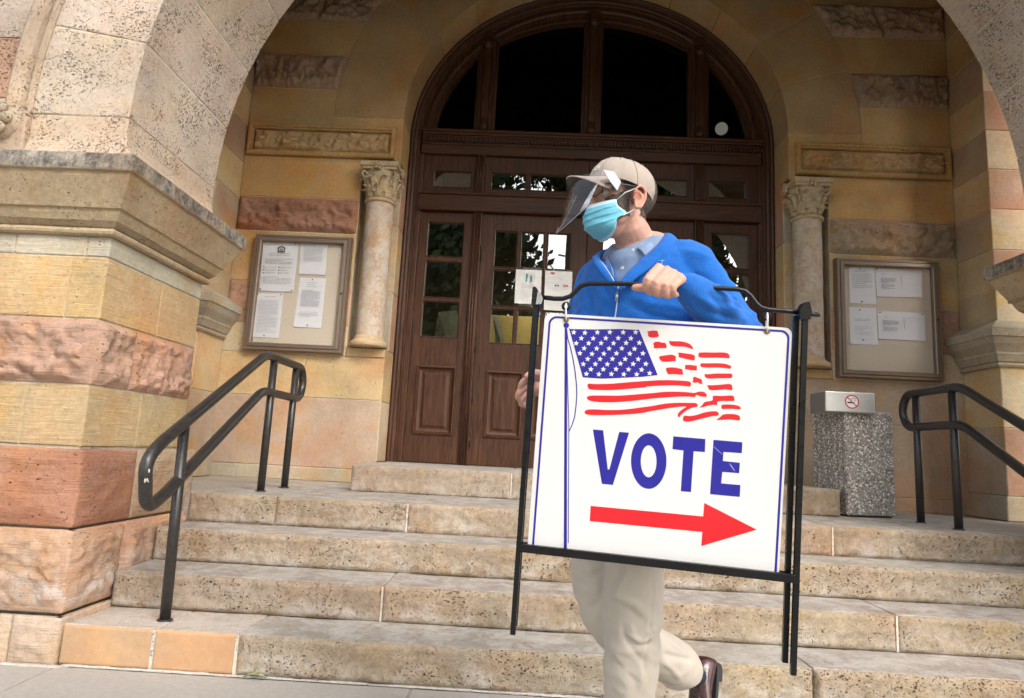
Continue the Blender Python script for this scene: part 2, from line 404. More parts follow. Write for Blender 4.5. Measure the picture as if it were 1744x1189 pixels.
# ---------------------------------------------------------------- side blocks with imposts
def sweep(mbx, path, prof, col, z=0.0, closed=False, cols=None):
    """path: plan points (x,y) walked with the wall on the left hand... offset dirs are given per point"""
    V = []; n = len(path)
    for (px, py, ox, oy) in path:
        for pr, pz in prof: V.append((px+ox*pr, py+oy*pr, z+pz))
    m = len(prof); F = []; C = []
    for i in range(n-1):
        for k in range(m-1):
            F.append((i*m+k, (i+1)*m+k, (i+1)*m+k+1, i*m+k+1)); C.append(col if cols is None else cols[k])
    mbx.addc(V, F, C)
IMP = [(0, 1.80), (.02, 1.80), (.03, 1.815), (.02, 1.83), (.035, 1.84), (.055, 1.88), (.062, 1.89), (.062, 1.905), (.075, 1.925), (.105, 1.965), (.125, 2.01), (.135, 2.015), (.135, 2.075), (0, 2.16)]
for s in (-1, 1):
    mb = MB()
    xa, xb = sorted((s*3.086, s*4.1)); mb.box(xa, xb, -.424, .5, .6, 6.0, col=MORT)
    zs = [.66, .84, 1.34, 1.82, 2.10, 2.40, 2.72, 3.05, 3.38, 3.71, 4.04, 4.38, 4.75, 5.1, 5.5, 5.78]
    cols = [GRY, (.40, .32, .25), YEL, YEL, (.44, .34, .21), YEL, (.42, .31, .22), YEL, (.40, .30, .21), YEL, (.38, .28, .2), OCH, OCH, OCH, OCH]
    for i, (z0, z1) in enumerate(zip(zs[:-1], zs[1:])):
        pr = .03 if i == 0 else 0
        c = jit(cols[i], .05)
        stone(mb, lambda u, v, n, s=s: (s*(3.08-n), -u, v), -.0, .43+pr, z0, z1, c, n0=pr)
        cf = jit(PNK if i % 2 else CRM, .05)
        stone(mb, lambda u, v, n, s=s: (s*u, -.43-n, v), 3.08-pr, 3.5, z0, z1, cf, n0=pr)
        stone(mb, lambda u, v, n, s=s: (s*u, -.43-n, v), 3.5, 4.1, z0, z1, jit(cf), n0=pr)
    blk = mb.obj("side_pier", M_wall, bldg)
    mc = MB(); sweep(mc, [(s*3.08, .05, -s, 0), (s*3.08, -.43, -s, -1), (s*4.1, -.43, 0, -1)], IMP, GRY)
    mc.obj("impost", M_corn, blk)

# ---------------------------------------------------------------- front piers
CORN = [(0, 1.90), (.018, 1.90), (.03, 1.908), (.034, 1.92), (.028, 1.932), (.02, 1.936), (.03, 1.942), (.05, 1.965), (.066, 1.995), (.07, 2.012), (.085, 2.016), (.085, 2.034), (.09, 2.045), (.105, 2.075), (.128, 2.12), (.142, 2.15), (.146, 2.168), (.162, 2.172), (.165, 2.18), (.165, 2.248), (.155, 2.256), (0, 2.31)]
XP, YF, YB = 2.49, -2.48, -1.58
def frontmap(s): return lambda u, v, n: (s*u, YF-n, v)
def revmap(s): return lambda u, v, n: (s*(XP-n), YF+u, v)
for s in (-1, 1):
    mb = MB(); mr = MB()
    xa, xb = sorted((s*(XP+.006), s*3.9)); mb.box(xa, xb, YF+.006, YB-.006, -.2, 2.3, col=MORT)
    D = YB-YF
    def eff(u, v): return max(0, 1.15-abs(v-.3)*5.5)*.95
    for (z0, z1, pr, c, ro, cuts) in ((-.02, .19, .085, (.53, .41, .31), .014, (2.62, 3.0, 3.9)), (.20, .55, .075, (.50, .335, .235), .026, (3.25, 3.9)), (.555, .90, .06, (.37, .20, .14), .010, (3.3, 3.9)),
                                      (.905, 1.19, 0, YEL, 0, (2.78, 3.2, 3.9)), (1.19, 1.50, 0, (.46, .30, .225), .034, (3.3, 3.9)), (1.50, 1.80, 0, (.54, .40, .22), 0, (2.66, 3.05, 3.9)), (1.80, 1.905, 0, (.50, .46, .37), 0, (2.60, 2.95, 3.9))):
        u = XP-pr; tgt = mr if ro else mb
        for q in cuts:
            stone(tgt, frontmap(s), u, q, z0, z1, jit(c, .05), n0=pr, rough=ro, margin=.03 if pr else .02, edge=.012 if pr else .005, cell=.014 if ro else None, alpha=eff if pr > .07 else None); u = q
        rc = c
        cutsr = {-.02: (D,), .20: (.30, D), .555: (.36, D+.06), .905: (.42, D), 1.19: (.30, .58, D), 1.50: (.48, D), 1.80: (.4, D)}[z0]
        u = -pr
        for j, q in enumerate(cutsr):
            cc = jit(rc, .05)
            if z0 == .555 and j == 1: cc = (.42, .33, .25)
            if z0 == .905 and j: cc = (.47, .39, .24)
            stone(tgt, revmap(s), u, q, z0, z1, cc, n0=pr, rough=ro*.8, margin=.03 if pr else .02, edge=.012 if pr else .005, cell=.014 if ro else None, alpha=eff if pr > .07 else None); u = q
        stone(mb, lambda u, v, n, s=s: (s*u, YB+n, v), XP, 3.9, z0, z1, jit(c, .05))
    pier = mb.obj("pier", M_pier, bldg); mr.obj("rock_faced_stone", M_pier, pier)
    mc = MB()
    cc = [(.43, .34, .225, .0)]*(len(CORN)-1); cc[-3] = (.40, .36, .30, 1.0); cc[-4] = (.40, .34, .25, .6); cc[-2] = (.42, .37, .30, .8); cc[-1] = (.49, .40, .31, .1)
    for q_ in (5, 10, 6): cc[q_] = (.36, .28, .18, .35)
    nseg = 40
    pth = [(s*(3.9-(3.9-XP)*i/nseg), YF, 0, -1) for i in range(nseg)]+[(s*XP, YF, -s, -1)]+[(s*XP, YF+D*i/20, -s, 0) for i in range(1, 20)]+[(s*XP, YB, -s, 1), (s*3.9, YB, 0, 1)]
    V0 = len(mc.v); sweep(mc, pth, CORN, GRY, cols=cc)
    # weathering of the edge
    for i in range(V0, len(mc.v)):
        p = Vector(mc.v[i]); d = noise.noise(p*22)*.0022+noise.noise(p*7)*.0015; mc.v[i] = (p.x+d, p.y+d, p.z+d)
    mc.obj("cornice", M_corn, pier)

# ---------------------------------------------------------------- front arch
CZ, RA = 2.52, 2.50
ma = MB()
N = 19; T0 = R_(8.6)
angs = [0]
while angs[-1]+R_(9.3) < math.pi/2-R_(4): angs.append(angs[-1]+R_(9.3))
angs = angs+[math.pi-a for a in reversed(angs)]
for a0, a1 in zip(angs[:-1], angs[1:]):
    c = jit(BEI, .05); c2 = jit(c, .03)
    stone(ma, lambda u, v, n: ((RA+v)*math.cos(u), -2.465-n, CZ+(RA+v)*math.sin(u)), a0, a1, 0, .49, c, joint=.0012, edge=.0030, cell=.05, curve=True, wob=.003)
    stone(ma, lambda u, v, n: ((RA-n)*math.cos(u), v, CZ+(RA-n)*math.sin(u)), a0, a1, -2.465, -1.56, c2, joint=.0012, edge=.0030, cell=.06, curve=True, wob=.003)
for s in (-1, 1):
    def fl(v): return .06*max(0, 1-(v-2.27)/.17)**2
    c = jit((.49, .40, .31), .03)
    stone(ma, lambda u, v, n, s=s: (s*(RA+u), -2.465-n-fl(v)*.7, v), 0, .49, 2.27, CZ, c, cell=.025, curve=True, joint=.001)
    stone(ma, lambda u, v, n, s=s: (s*(RA-n-fl(v)), u, v), -2.465-.0, -1.56, 2.27, CZ, c, cell=.025, curve=True, joint=.001)
    # mortar core
    V = []; F = []
arch = ma.obj("arch", M_arch, bldg)
mc = MB()     # mortar under the joints, spandrels, inner face
V = []; F = []; n = 60
for i in range(n+1):
    a = math.pi*i/n; x, z = (RA+.004)*math.cos(a), CZ+(RA+.004)*math.sin(a); x2, z2 = (RA+.55)*math.cos(a), CZ+(RA+.55)*math.sin(a)
    V += [(x, -2.460, z), (x, -1.575, z), (x2, -2.460, z2)]
    if i: F += [(3*i-3, 3*i-2, 3*i+1, 3*i), (3*i-3, 3*i, 3*i+2, 3*i-1)]
mc.add(V, F, (.66, .60, .50))
for s in (-1, 1): mc.box(min(s*(RA+.01), s*3.0), max(s*(RA+.01), s*3.0), -2.455, -1.57, 2.26, CZ, col=MORT)
mc.obj("mortar", M_corn, arch)
# hood mould with its end boss
mh = MB(); prof = [(2.985, -2.40), (2.985, -2.475), (2.992, -2.488), (3.006, -2.488), (3.012, -2.474), (3.022, -2.474), (3.03, -2.50), (3.05, -2.525), (3.075, -2.53), (3.095, -2.515), (3.105, -2.48), (3.105, -2.40)]
V = []; F = []; n = 96; m = len(prof)
for i in range(n+1):
    a = math.pi*i/n
    for r, y in prof: V.append((r*math.cos(a), y, CZ+r*math.sin(a)))
    if i: F += [((i-1)*m+k, i*m+k, i*m+k+1, (i-1)*m+k+1) for k in range(m-1)]
mh.add(V, F, (.43, .34, .26))
for s in (-1, 1):
    mh.box(min(s*2.985, s*3.105), max(s*2.985, s*3.105), -2.5, -2.40, 2.30, CZ, .01, col=(.43, .34, .26))
    mh.ball((s*3.12, -2.49, 2.46), .11, 20, (.40, .33, .26), (1.0, .62, .95))
    for k in range(7):
        a = k*.9; mh.ball((s*(3.12-.07*math.cos(a)), -2.545, 2.46+.065*math.sin(a)), .03, 10, (.38, .31, .24), (1, .6, 1))
mh.obj("hood_mould", M_arch, arch)
# spandrels: coursed wall round the ring, front and inside
msp = MB()
zz = [2.31, 2.62, 2.95, 3.28, 3.62, 3.95, 4.3, 4.65, 5.0, 5.35, 5.7, 6.05, 6.4, 6.8]
for s in (-1, 1):
    for i, (z0, z1) in enumerate(zip(zz[:-1], zz[1:])):
        def rin(z, r): return 0.0 if z-CZ >= r else math.sqrt(max(0, r*r-max(0, z-CZ)**2))
        for y0, sg, r in ((-2.43, 1, 3.09), (-1.58, -1, 2.505)):
            def fm(u, v, n, s=s, y0=y0, sg=sg, r=r):
                a = rin(v, r); return (s*(a+(4.0-a)*u), y0-sg*n, v)
            stone(msp, fm, 0, 1, z0, z1, jit(PNK if i % 2 else BEI, .07), cell=.2, curve=False, joint=.0015, edge=.004)
        msp.box(min(s*3.9, s*3.99), max(s*3.9, s*3.99), -2.42, -1.59, z0, z1, col=MORT)
msp.obj("spandrel", M_arch, bldg)
# ceiling of the porch and roof mass above it
mce = MB(); mce.box(-4.1, 4.1, -2.42, .4, 5.78, 5.9, col=(.20, .12, .07)); mce.box(-4.1, 4.1, -2.40, .5, 6.75, 6.95, col=MORT)
for k in range(9): mce.box(-4.0+k, -3.88+k, -1.57, .0, 5.68, 5.78, col=(.13, .07, .04))
mce.obj("ceiling", M_wood, bldg)
# side wall arch heads above the side openings
msd = MB()
for s in (-1, 1):
    for i, z0 in enumerate((4.75, 5.1, 5.45)):
        stone(msd, lambda u, v, n, s=s: (s*(3.08-n), u, v), -1.60, -.40, z0, z0+.35, jit(OCH))
    msd.box(min(s*3.09, s*4.0), max(s*3.09, s*4.0), -1.6, -.40, 4.76, 6.7, col=MORT)
msd.obj("lintel", M_wall, bldg)

# ---------------------------------------------------------------- columns
def capital(c, s):
    """leafy capital: flaring bell, two tiers of leaves, corner scrolls, moulded abacus"""
    mb = MB(); x, y = c; col = (.46, .37, .25)
    mb.lathe([(.118, 3.035), (.132, 3.042), (.137, 3.055), (.132, 3.068), (.118, 3.075), (.112, 3.085), (.112, 3.14), (.122, 3.2), (.14, 3.26), (.158, 3.315)], (x, y, 0), 28, col)
    mb.box(x-.165, x+.165, y-.165, y+.165, 3.335, 3.38, .008, col)
    mb.box(x-.150, x+.150, y-.150, y+.150, 3.312, 3.337, .006, col)
    def leaf(a, z0, h, w, r0, r1):
        # a curling lobed leaf on the bell
        V = []; F = []; nu, nv = 8, 9
        for j in range(nv+1):
            t = j/nv
            wj = w*(math.sin(math.pi*min(1, t*.62+.34))**.8)*(1+.18*math.sin(t*19))
            if t > .8: wj *= (1-(t-.8)*2.6)
            zz_ = z0+h*(t if t < .82 else .82-(t-.82)*.9); rr = r0+(r1-r0)*t+.045*max(0, t-.45)**1.4*2.4
            for i in range(nu+1):
                q = (i/nu-.5)*2; ang = a+q*wj/rr; bulge = .012*(1-q*q)+.004*math.cos(q*9)-.010*abs(q)**3
                V.append((x+(rr+bulge)*math.cos(ang), y+(rr+bulge)*math.sin(ang), zz_))
        for j in range(nv):
            for i in range(nu): b = j*(nu+1)+i; F.append((b, b+1, b+nu+2, b+nu+1))
        mb.add(V, F, jit(col, .05), True)
    for k in range(8): leaf(k*math.pi/4, 3.08, .13, .048, .116, .128)
    for k in range(8): leaf(k*math.pi/4+math.pi/8, 3.12, .17, .052, .12, .145)
    for k in range(4):
        a = math.pi/4+k*math.pi/2; d = Vector((math.cos(a), math.sin(a), 0))
        sp = []
        for i in range(26):
            t = i/25*4.6*math.pi/2; r = .042*(1-.75*i/25); sp.append(Vector((x, y, 3.275))+d*(.175+r*math.cos(t+2.2))+Vector((0, 0, r*math.sin(t+2.2))))
        mb.tube([Vector((x, y, 3.15))+d*.125, Vector((x, y, 3.22))+d*.14]+sp, [.013]*2+[.014*(1-.45*i/25) for i in range(26)], 8, jit(col, .04))
        a2 = k*math.pi/2; d2 = Vector((math.cos(a2), math.sin(a2), 0))
        ctr = Vector((x, y, 3.335))+d2*.172
        for q in range(5):
            b = q*2*math.pi/5; tv = Vector((-d2.y, d2.x, 0)); mb.ball(ctr+tv*.024*math.cos(b)+Vector((0, 0, .024*math.sin(b))), .0165, 8, jit(col, .04))
        mb.ball(ctr+d2*.01, .014, 8, col)
    return mb
for s in (-1, 1):
    x, y = s*1.835, 0.0
    mb = MB(); V = []; F = []; n = 40; m = 30
    for j in range(m+1):
        z = 1.86+(3.04-1.86)*j/m
        for i in range(n):
            a = 2*math.pi*i/n; r = .117+.0025*noise.noise(Vector((math.cos(a)*3, math.sin(a)*3, z*9)))
            V.append((x+r*math.cos(a), y+r*math.sin(a), z))
    for j in range(m):
        for i in range(n): F.append((j*n+i, j*n+(i+1) % n, (j+1)*n+(i+1) % n, (j+1)*n+i))
    mb.addc(V, F, [(.47, .38, .28, .9) if (fbm(Vector((k % n*.16, k//n*.14, s*9)), 3) > -.12) else (.45, .33, .24, .9) for k in range(len(F))], True)
    shaft = mb.obj("column", M_col, bldg)
    capital((x, y), s).obj("capital", M_corn, shaft)
    mb = MB(); mb.lathe([(.155, 1.783), (.160, 1.79), (.163, 1.805), (.160, 1.822), (.146, 1.83), (.135, 1.838), (.124, 1.852), (.118, 1.875)], (x, y, 0), 36, (.47, .36, .23)); mb.obj("column_base", M_col, shaft)

# ---------------------------------------------------------------- steps
M_new = stone_mat('clean orange sandstone', 0.04, 80, streak=.3, bumpk=.5, grain=.10, blotch=.5)
RZS = .165; YL = -1.6065; TR = .3175
steps = thing("stone_steps", (0, -2.0, 0), None, None); tag(steps, kind='structure')
def ystep(k): return YL-TR*(4-k)
NEWB = []
joints = {1: [-2.40, -2.0, -1.642, .76, 2.40], 2: [-2.40, -1.107, 1.275, 2.40], 3: [-2.40, .05, 2.40], 4: [-2.40, -1.89, -1.127, 1.276, 2.40]}
for k in (1, 2, 3, 4):
    mb = MB(); mt = MB(); y = ystep(k); z0, z1 = RZS*(k-1), RZS*k
    J = joints[k]
    yb = ystep(k+1) if k < 4 else None
    for x0, x1 in zip(J[:-1], J[1:]):
        new = k == 1 and x1 < -1.6
        c = jit((.44, .29, .175) if new else (.335, .275, .205), .06)
        def al(u, v, z0=z0): return .75*max(0, 1-(v-z0)/.12)
        def fm(u, v, n, y=y): return (u, y-n, v)
        def fa(u, v, z0=z0):
            return .95*max(0.0, min(1, .95-(v-z0)/.12+.6*fbm(Vector((u*3, v*8, 2)), 3)))
        if new:
            mnw = MB(); stone(mnw, fm, x0, x1, z0, z1, c, joint=.004, edge=.01, cell=.03, wob=.001); NEWB.append(mnw)
        else: stone(mb, fm, x0, x1, z0, z1, c, joint=.0025 if k in (1, 2) else .0018, edge=.014, cell=.016, rough=.009, margin=.006, wob=.004, alpha=fa)
        yb2 = (yb if k < 4 else 0.02)
        ct = jit((.44, .365, .30) if new else (.325, .288, .25), .04)
        def ft(u, v, n, z1=z1): return (u, v, z1+n-.0005)
        stone(mt, ft, x0, x1, y+.006, yb2+.02, ct, joint=.0018, edge=.008, cell=.05, curve=True, wob=.003, alpha=lambda u, v: .7)
    # joint mortar
    for x in J[1:-1]:
        w = .007 if (k, x) in ((1, -2.0), (1, -1.642)) else .0045
        if (k, x) == (4, -1.89) or (k, x) == (1, .76): continue
        mb.box(x-w, x+w, y-.002, y+.03, z0+.003, z1-.006, col=(.62, .58, .52)); 
    mb.box(-2.399, 2.399, y+.012, (ystep(k+1) if k < 4 else y+.5)+.03, z0+(.0 if k > 1 else -.1), z1-.008, col=(.30, .25, .2))
    o = mb.obj("step_riser", M_step, steps); mt.obj("tread", M_tread, o)
    if k == 1: [m_.obj("replacement_block", M_new, o) for m_ in NEWB]
ml = MB()      # landing floor under the whole porch
ml.box(-4.2, 4.2, -1.60, .02, .3, .652, col=(.34, .30, .27))
for s in (-1, 1):
    stone(ml, lambda u, v, n: (u, v, .658+n), *(sorted((s*2.40, s*3.2))), -1.58, .02, (.36, .32, .28), joint=.002, edge=.004)
    stone(ml, lambda u, v, n: (u, v, .658+n), *(sorted((s*3.2, s*4.2))), -1.58, .02, (.36, .32, .28), joint=.002, edge=.004)
ml.obj("landing", M_tread, steps)
ms = MB(); zs0, zs1 = .66, .84
JS = [-1.66, -.556, .62, 1.66]
for x0, x1 in zip(JS[:-1], JS[1:]):
    stone(ms, lambda u, v, n: (u, -.879-n, v), x0, x1, zs0, zs1, jit((.33, .27, .205), .04), joint=.0018, edge=.012, cell=.02, rough=.004, margin=.01, wob=.003, alpha=lambda u, v: .8*max(0, 1-(v-.66)/.12))
    stone(ms, lambda u, v, n: (u, v, .8395+n), x0, x1, -.875, .40, jit((.40, .37, .34), .03), joint=.0015, edge=.006, wob=.002, alpha=lambda u, v: .6)
for s in (-1, 1): stone(ms, lambda u, v, n, s=s: (s*(1.66+n), u, v), -.875, .02, zs0, zs1, (.36, .285, .215), joint=.001, edge=.01)
ms.box(-1.648, 1.648, -.868, .35, .6, .832, col=(.3, .25, .2))
for x in JS[1:-1]: ms.box(x-.004, x+.004, -.8815, -.86, .665, .832, col=(.6, .56, .5))
ms.obj("sill_step", M_step, steps)

# ---------------------------------------------------------------- ground
mg = MB()
mg.add([(-90, -90, -.02), (90, -90, -.02), (90, 40, -.02), (-90, 40, -.02)], [(0, 1, 2, 3)], (.09, .13, .04))
t = NT("lawn"); v = t.coord(); n_ = t.noise(v, 3, 6, .7); t.pbsdf(Base_Color=t.mix(n_, (.035, .06, .018), (.09, .12, .035)), Roughness=.95); M_lawn = t.m
tag(mg.obj("ground", M_lawn, loc=(0, 0, -.02)), kind='structure')
t = NT("concrete"); v = t.coord()
n1 = t.noise(v, 1.2, 5, .6); n2 = t.noise(v, 40, 4, .7); n3 = t.noise(v, 220, 2, .6)
c = t.mix(t.mr(n1, .3, .7, 0, 1), (.335, .305, .27), (.40, .37, .335)); g = t.mr(n2, .25, .75, .86, 1.1); c = t.mix(1.0, c, t.n("CombineColor", {0: g, 1: g, 2: g}).outputs[0], 'MULTIPLY')
sp = t.mr(n3, .62, .72, 0, .5); c = t.mix(sp, c, (.17, .15, .14))
t.pbsdf(Base_Color=c, Roughness=.9, Normal=t.bump(t.add(t.mul(n2, .4), n3), .35, .003)); M_conc = t.m
mp = MB()
xs = [-8.39+1.5*i for i in range(12)]; ys = [-8.6, -7.1, -5.6, -4.1, -2.575]
mp.box(-8.39, 8.11, -8.6, -2.4, -.2, -.009, col=(.1, .09, .08))
for x0, x1 in zip(xs[:-1], xs[1:]):
    for y0, y1 in zip(ys[:-1], ys[1:]):
        stone(mp, lambda u, v, n: (u, v, n), x0, x1, y0, y1, (.4, .37, .33), joint=.004, edge=.006, back=.02, wob=.002)
for x0, x1 in ((-8.39, -2.49), (2.49, 8.11)): mp.box(x0, x1, -2.575, -1.5, -.2, -.003, col=(.4, .37, .33))
tag(mp.obj("pavement", M_conc, loc=(0, -4, 0)), kind='structure')
mx = MB()      # lime line where the steps meet the pavement
r2 = random.Random(3)
pts = []; x = -2.62
while x < 2.4:
    w = r2.uniform(.02, .06); y = -2.562 if x > -2.38 else -2.585; d = r2.uniform(.004, .011)*(2.0 if x < -2.36 else 1)
    mx.box(x, x+w+.012, y-d*.7, y+.01, -.004, .002+r2.uniform(0, .003), .002, col=(.55, .54, .51)); x += w
mx.obj("mortar", M_corn, steps)
# ---------------------------------------------------------------- oak doorway
M_pane = glass_mat("door glass", (.80, .84, .80), .13, .004)
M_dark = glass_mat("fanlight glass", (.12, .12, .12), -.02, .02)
M_iron = simple_mat("dark hinge metal", (.03, .026, .024), .45, .8)
YD = .36
def arch_mould(mb, a, b, prof, col, n=72, z0=None, zbase=None):
    """prof: (inset, y). follows the elliptical head and the straight jambs down to zbase"""
    z0 = RZ if z0 is None else z0
    V = []; F = []; m = len(prof)
    P = []
    if zbase is not None: P.append((1, 0, zbase-z0))
    for i in range(n+1):
        t = math.pi*i/n; P.append((math.cos(t), math.sin(t), 0))
    if zbase is not None: P.append((-1, 0, zbase-z0))
    for (cx, sz, dz) in P:
        for ins, y in prof: V.append(((a-ins)*cx, y, z0+(b-ins)*sz+dz))
    for i in range(len(P)-1):
        for k in range(m-1): F.append((i*m+k, (i+1)*m+k, (i+1)*m+k+1, i*m+k+1))
    mb.add(V, F, col)
WC = (.1, .04, .02)
# outer frame
mf = MB()
arch_mould(mf, 1.69, 1.535, [(-.02, YD+.06), (0, YD-.03), (.02, YD-.045), (.035, YD-.035), (.045, YD-.01), (.065, YD-.005), (.075, YD+.01), (.09, YD+.012), (.10, YD+.03), (.12, YD+.03)], WC, zbase=.84)
frame = mf.obj("doorway_frame", M_wood, bldg); tag(frame)
# the band between outer frame and fan panes
mf = MB()
arch_mould(mf, 1.575, 1.42, [(0, YD+.03), (.015, YD+.015), (.035, YD+.015), (.05, YD+.03), (.075, YD+.03), (.085, YD+.05), (.10, YD+.05), (.10, YD+.12)], WC)
# fan mullions, clipped to the ellipse
def fanz(x, a=1.52, b=1.37): return RZ+b*math.sqrt(max(0, 1-(x/a)**2))
for xc, w, bold in ((0, .095, 1), (-1.01, .10, 0), (1.01, .10, 0)):
    zt = fanz(abs(xc)-w)
    for dx0, dx1, y0 in ((-w, w, YD+.05), (-w*.72, w*.72, YD+.02), (-w*.34, w*.34, YD-.012)):
        mf.box(xc+dx0, xc+dx1, y0, YD+.13, 3.92, zt+.02, .006, col=WC)
    mf.lathe([(.03, 0), (.045, .02), (.045, .05), (.03, .07), (.034, .12)], (xc, YD-.005, 3.945), 14, WC)
    mf.lathe([(.034, 0), (.045, .03), (.045, .06), (.03, .09)], (xc, YD-.005, zt-.16), 14, WC)
# inner arched fillets above the middle panes
V = []; F = []; n = 48
for i in range(n+1):
    x = -.915+1.83*i/n
    zo = fanz(x)+.02; zi = RZ+1.27*math.sqrt(1-(x/1.53)**2)
    V += [(x, YD+.035, zo), (x, YD+.035, zi+.03), (x, YD+.055, zi+.02), (x, YD+.055, zi), (x, YD+.12, zi)]
    if i: F += [((i-1)*5+k, i*5+k, i*5+k+1, (i-1)*5+k+1) for k in range(4)]
mf.add(V, F, WC)
fan = mf.obj("fanlight", M_wood, frame)
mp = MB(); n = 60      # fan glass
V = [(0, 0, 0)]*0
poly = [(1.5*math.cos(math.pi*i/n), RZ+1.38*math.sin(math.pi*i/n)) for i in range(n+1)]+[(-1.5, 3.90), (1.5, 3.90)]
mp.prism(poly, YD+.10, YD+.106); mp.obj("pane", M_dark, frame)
# transom beam with a dentil band
mt = MB()
mt.box(-1.575, 1.575, YD-.05, YD+.13, 3.88, 3.94, .01, col=WC); mt.box(-1.575, 1.575, YD-.07, YD+.12, 3.90, 3.925, .008, col=WC)
mt.box(-1.575, 1.575, YD-.02, YD+.13, 3.70, 3.88, .004, col=WC)
for k in range(98):
    x = -1.56+k*.0322; mt.box(x, x+.018, YD-.045, YD-.01, 3.815, 3.855, .004, col=WC)
mt.box(-1.575, 1.575, YD-.035, YD, 3.785, 3.805, .006, col=WC); mt.box(-1.575, 1.575, YD-.03, YD, 3.862, 3.88, .004, col=WC)
# second rail between transom lights and the doors
mt.box(-1.575, 1.575, YD-.015, YD+.12, 3.15, 3.32, .006, col=WC); mt.box(-1.575, 1.575, YD-.035, YD+.1, 3.30, 3.325, .008, col=WC); mt.box(-1.575, 1.575, YD-.035, YD+.1, 3.145, 3.165, .008, col=WC)
mt.obj("transom_beam", M_woodh, frame)
# mullions from sill to beam
for s in (-1, 1):
    mm = MB(); x = s*1.015
    for z0, z1 in ((.842, 3.146), (3.324, 3.70)):
        mm.box(x-.042, x+.042, YD-.012, YD+.13, z0, z1, .006, col=WC)
        for dx in (-.024, 0, .024): mm.tube([(x+dx, YD-.014, z0+.01), (x+dx, YD-.014, z1-.005)], .009, 8, WC)
    x = s*1.575; mm.box(x-.025, x+.025, YD, YD+.13, .842, 3.70, .006, col=WC)
    mm.obj("mullion", M_wood, frame)
PM = [(0, 0), (.008, -.012), (.02, -.012), (.03, .004), (.036, .012), (.044, .012)]      # moulding round glass, raised then falling in
def light_window(name, x0, x1, z0, z1, panes, rails=None, door=False, yy=YD+.02, parent=None):
    """a framed leaf. panes: rectangles of glass; solid wood elsewhere as stiles and rails"""
    mb = MB(); mg = MB(); rails = rails or []
    holes = panes+rails
    xsv = sorted({x0, x1, *[h[0] for h in holes], *[h[1] for h in holes]}); zsv = sorted({z0, z1, *[h[2] for h in holes], *[h[3] for h in holes]})
    # grid cells not in holes -> merged vertical stiles and horizontal rails as chamfered boxes
    def inh(x, z): return any(h[0]-1e-6 < x < h[1]+1e-6 and h[2]-1e-6 < z < h[3]+1e-6 for h in holes)
    hx0 = min(h[0] for h in holes); hx1 = max(h[1] for h in holes)
    mb.box(x0, hx0, yy, yy+.05, z0, z1, .003, col=WC); mb.box(hx1, x1, yy, yy+.05, z0, z1, .003, col=WC)
    rows = sorted({(h[2], h[3]) for h in holes}); zc = z0
    for r0, r1 in rows:
        mb.box(hx0-.002, hx1+.002, yy+.001, yy+.049, zc, r0, .003, col=WC); zc = r1
        cells = sorted([h for h in holes if (h[2], h[3]) == (r0, r1)])
        for a, b in zip(cells[:-1], cells[1:]): mb.box(a[1], b[0], yy+.002, yy+.048, r0-.002, r1+.002, .003, col=WC)
    mb.box(hx0-.002, hx1+.002, yy+.001, yy+.049, zc, z1, .003, col=WC)
    o = mb.obj(name, M_wood, parent or bldg)
    for (a, b, c, d) in panes:
        g = MB(); g.box(a-.003, b+.003, yy+.022, yy+.028, c-.003, d+.003, col=(.5, .5, .5)); g.obj("pane", M_pane, o)
        bd = MB(); bd.rect_mould(a-.006, b+.006, c-.006, d+.006, [(0, -.002), (.004, -.006), (.009, -.004), (.013, .012), (.013, .022)], yy, WC); bd.obj("glazing_bead", M_wood, o)
    for (a, b, c, d) in rails:
        g = MB(); g.rect_mould(a-.012, b+.012, c-.012, d+.012, [(0, -.001), (.004, -.014), (.014, -.016), (.022, -.006), (.03, .006), (.05, .014), (.062, .014), (.085, .002)], yy, WC, fill=True); g.obj("door_panel", M_wood, o)
    return o
for s in (-1, 1):
    def R(a, b, c, d): return (*sorted((s*a, s*b)), c, d)
    xa, xb = sorted((s*.973, s*.004))
    # door leaf
    pn = []
    for r0, r1 in ((2.64, 2.985), (2.275, 2.615), (1.935, 2.25)):
        for c0, c1 in ((.845, .635), (.603, .393), (.358, .145)): pn.append(R(c0, c1, r0, r1))
    d = light_window("door", xa, xb, .85, 3.14, pn, [R(.845, .535, 1.10, 1.67), R(.455, .145, 1.10, 1.67)])
    for z in (1.05, 1.9, 2.75, 1.45): hb = MB(); hb.tube([(s*.972, YD+.008, z-.06), (s*.972, YD+.008, z+.06)], .011, 8); hb.ball((s*.972, YD+.008, z+.066), .009, 8); hb.ball((s*.972, YD+.008, z-.066), .009, 8); hb.obj("hinge", M_iron, d)
    hd = MB(); hd.box(s*.075-.028, s*.075+.028, YD+.010, YD+.022, 1.68, 1.92, .004); hd.tube([(s*.075, YD+.01, 1.74), (s*.075, YD-.05, 1.75), (s*.075, YD-.055, 1.80), (s*.075, YD-.05, 1.85), (s*.075, YD+.01, 1.86)], .010, 10)
    hd.obj("handle", simple_mat("aged brass", (.35, .22, .08), .35, 1.0), d)
    # sidelight
    xa, xb = sorted((s*1.057, s*1.55))
    light_window("sidelight", xa, xb, .85, 3.14, [R(1.47, 1.135, 2.715, 3.045), R(1.47, 1.135, 2.33, 2.67), R(1.47, 1.135, 1.965, 2.295)], [R(1.47, 1.135, 1.10, 1.69)])
    # transom lights
    light_window("transom_window", xa, xb, 3.326, 3.70, [R(1.45, 1.10, 3.385, 3.55)])
    xa, xb = sorted((s*.972, s*.002))
    light_window("transom_window", xa, xb, 3.326, 3.70, [R(.91, .585, 3.385, 3.55), R(.545, .20, 3.385, 3.55)])
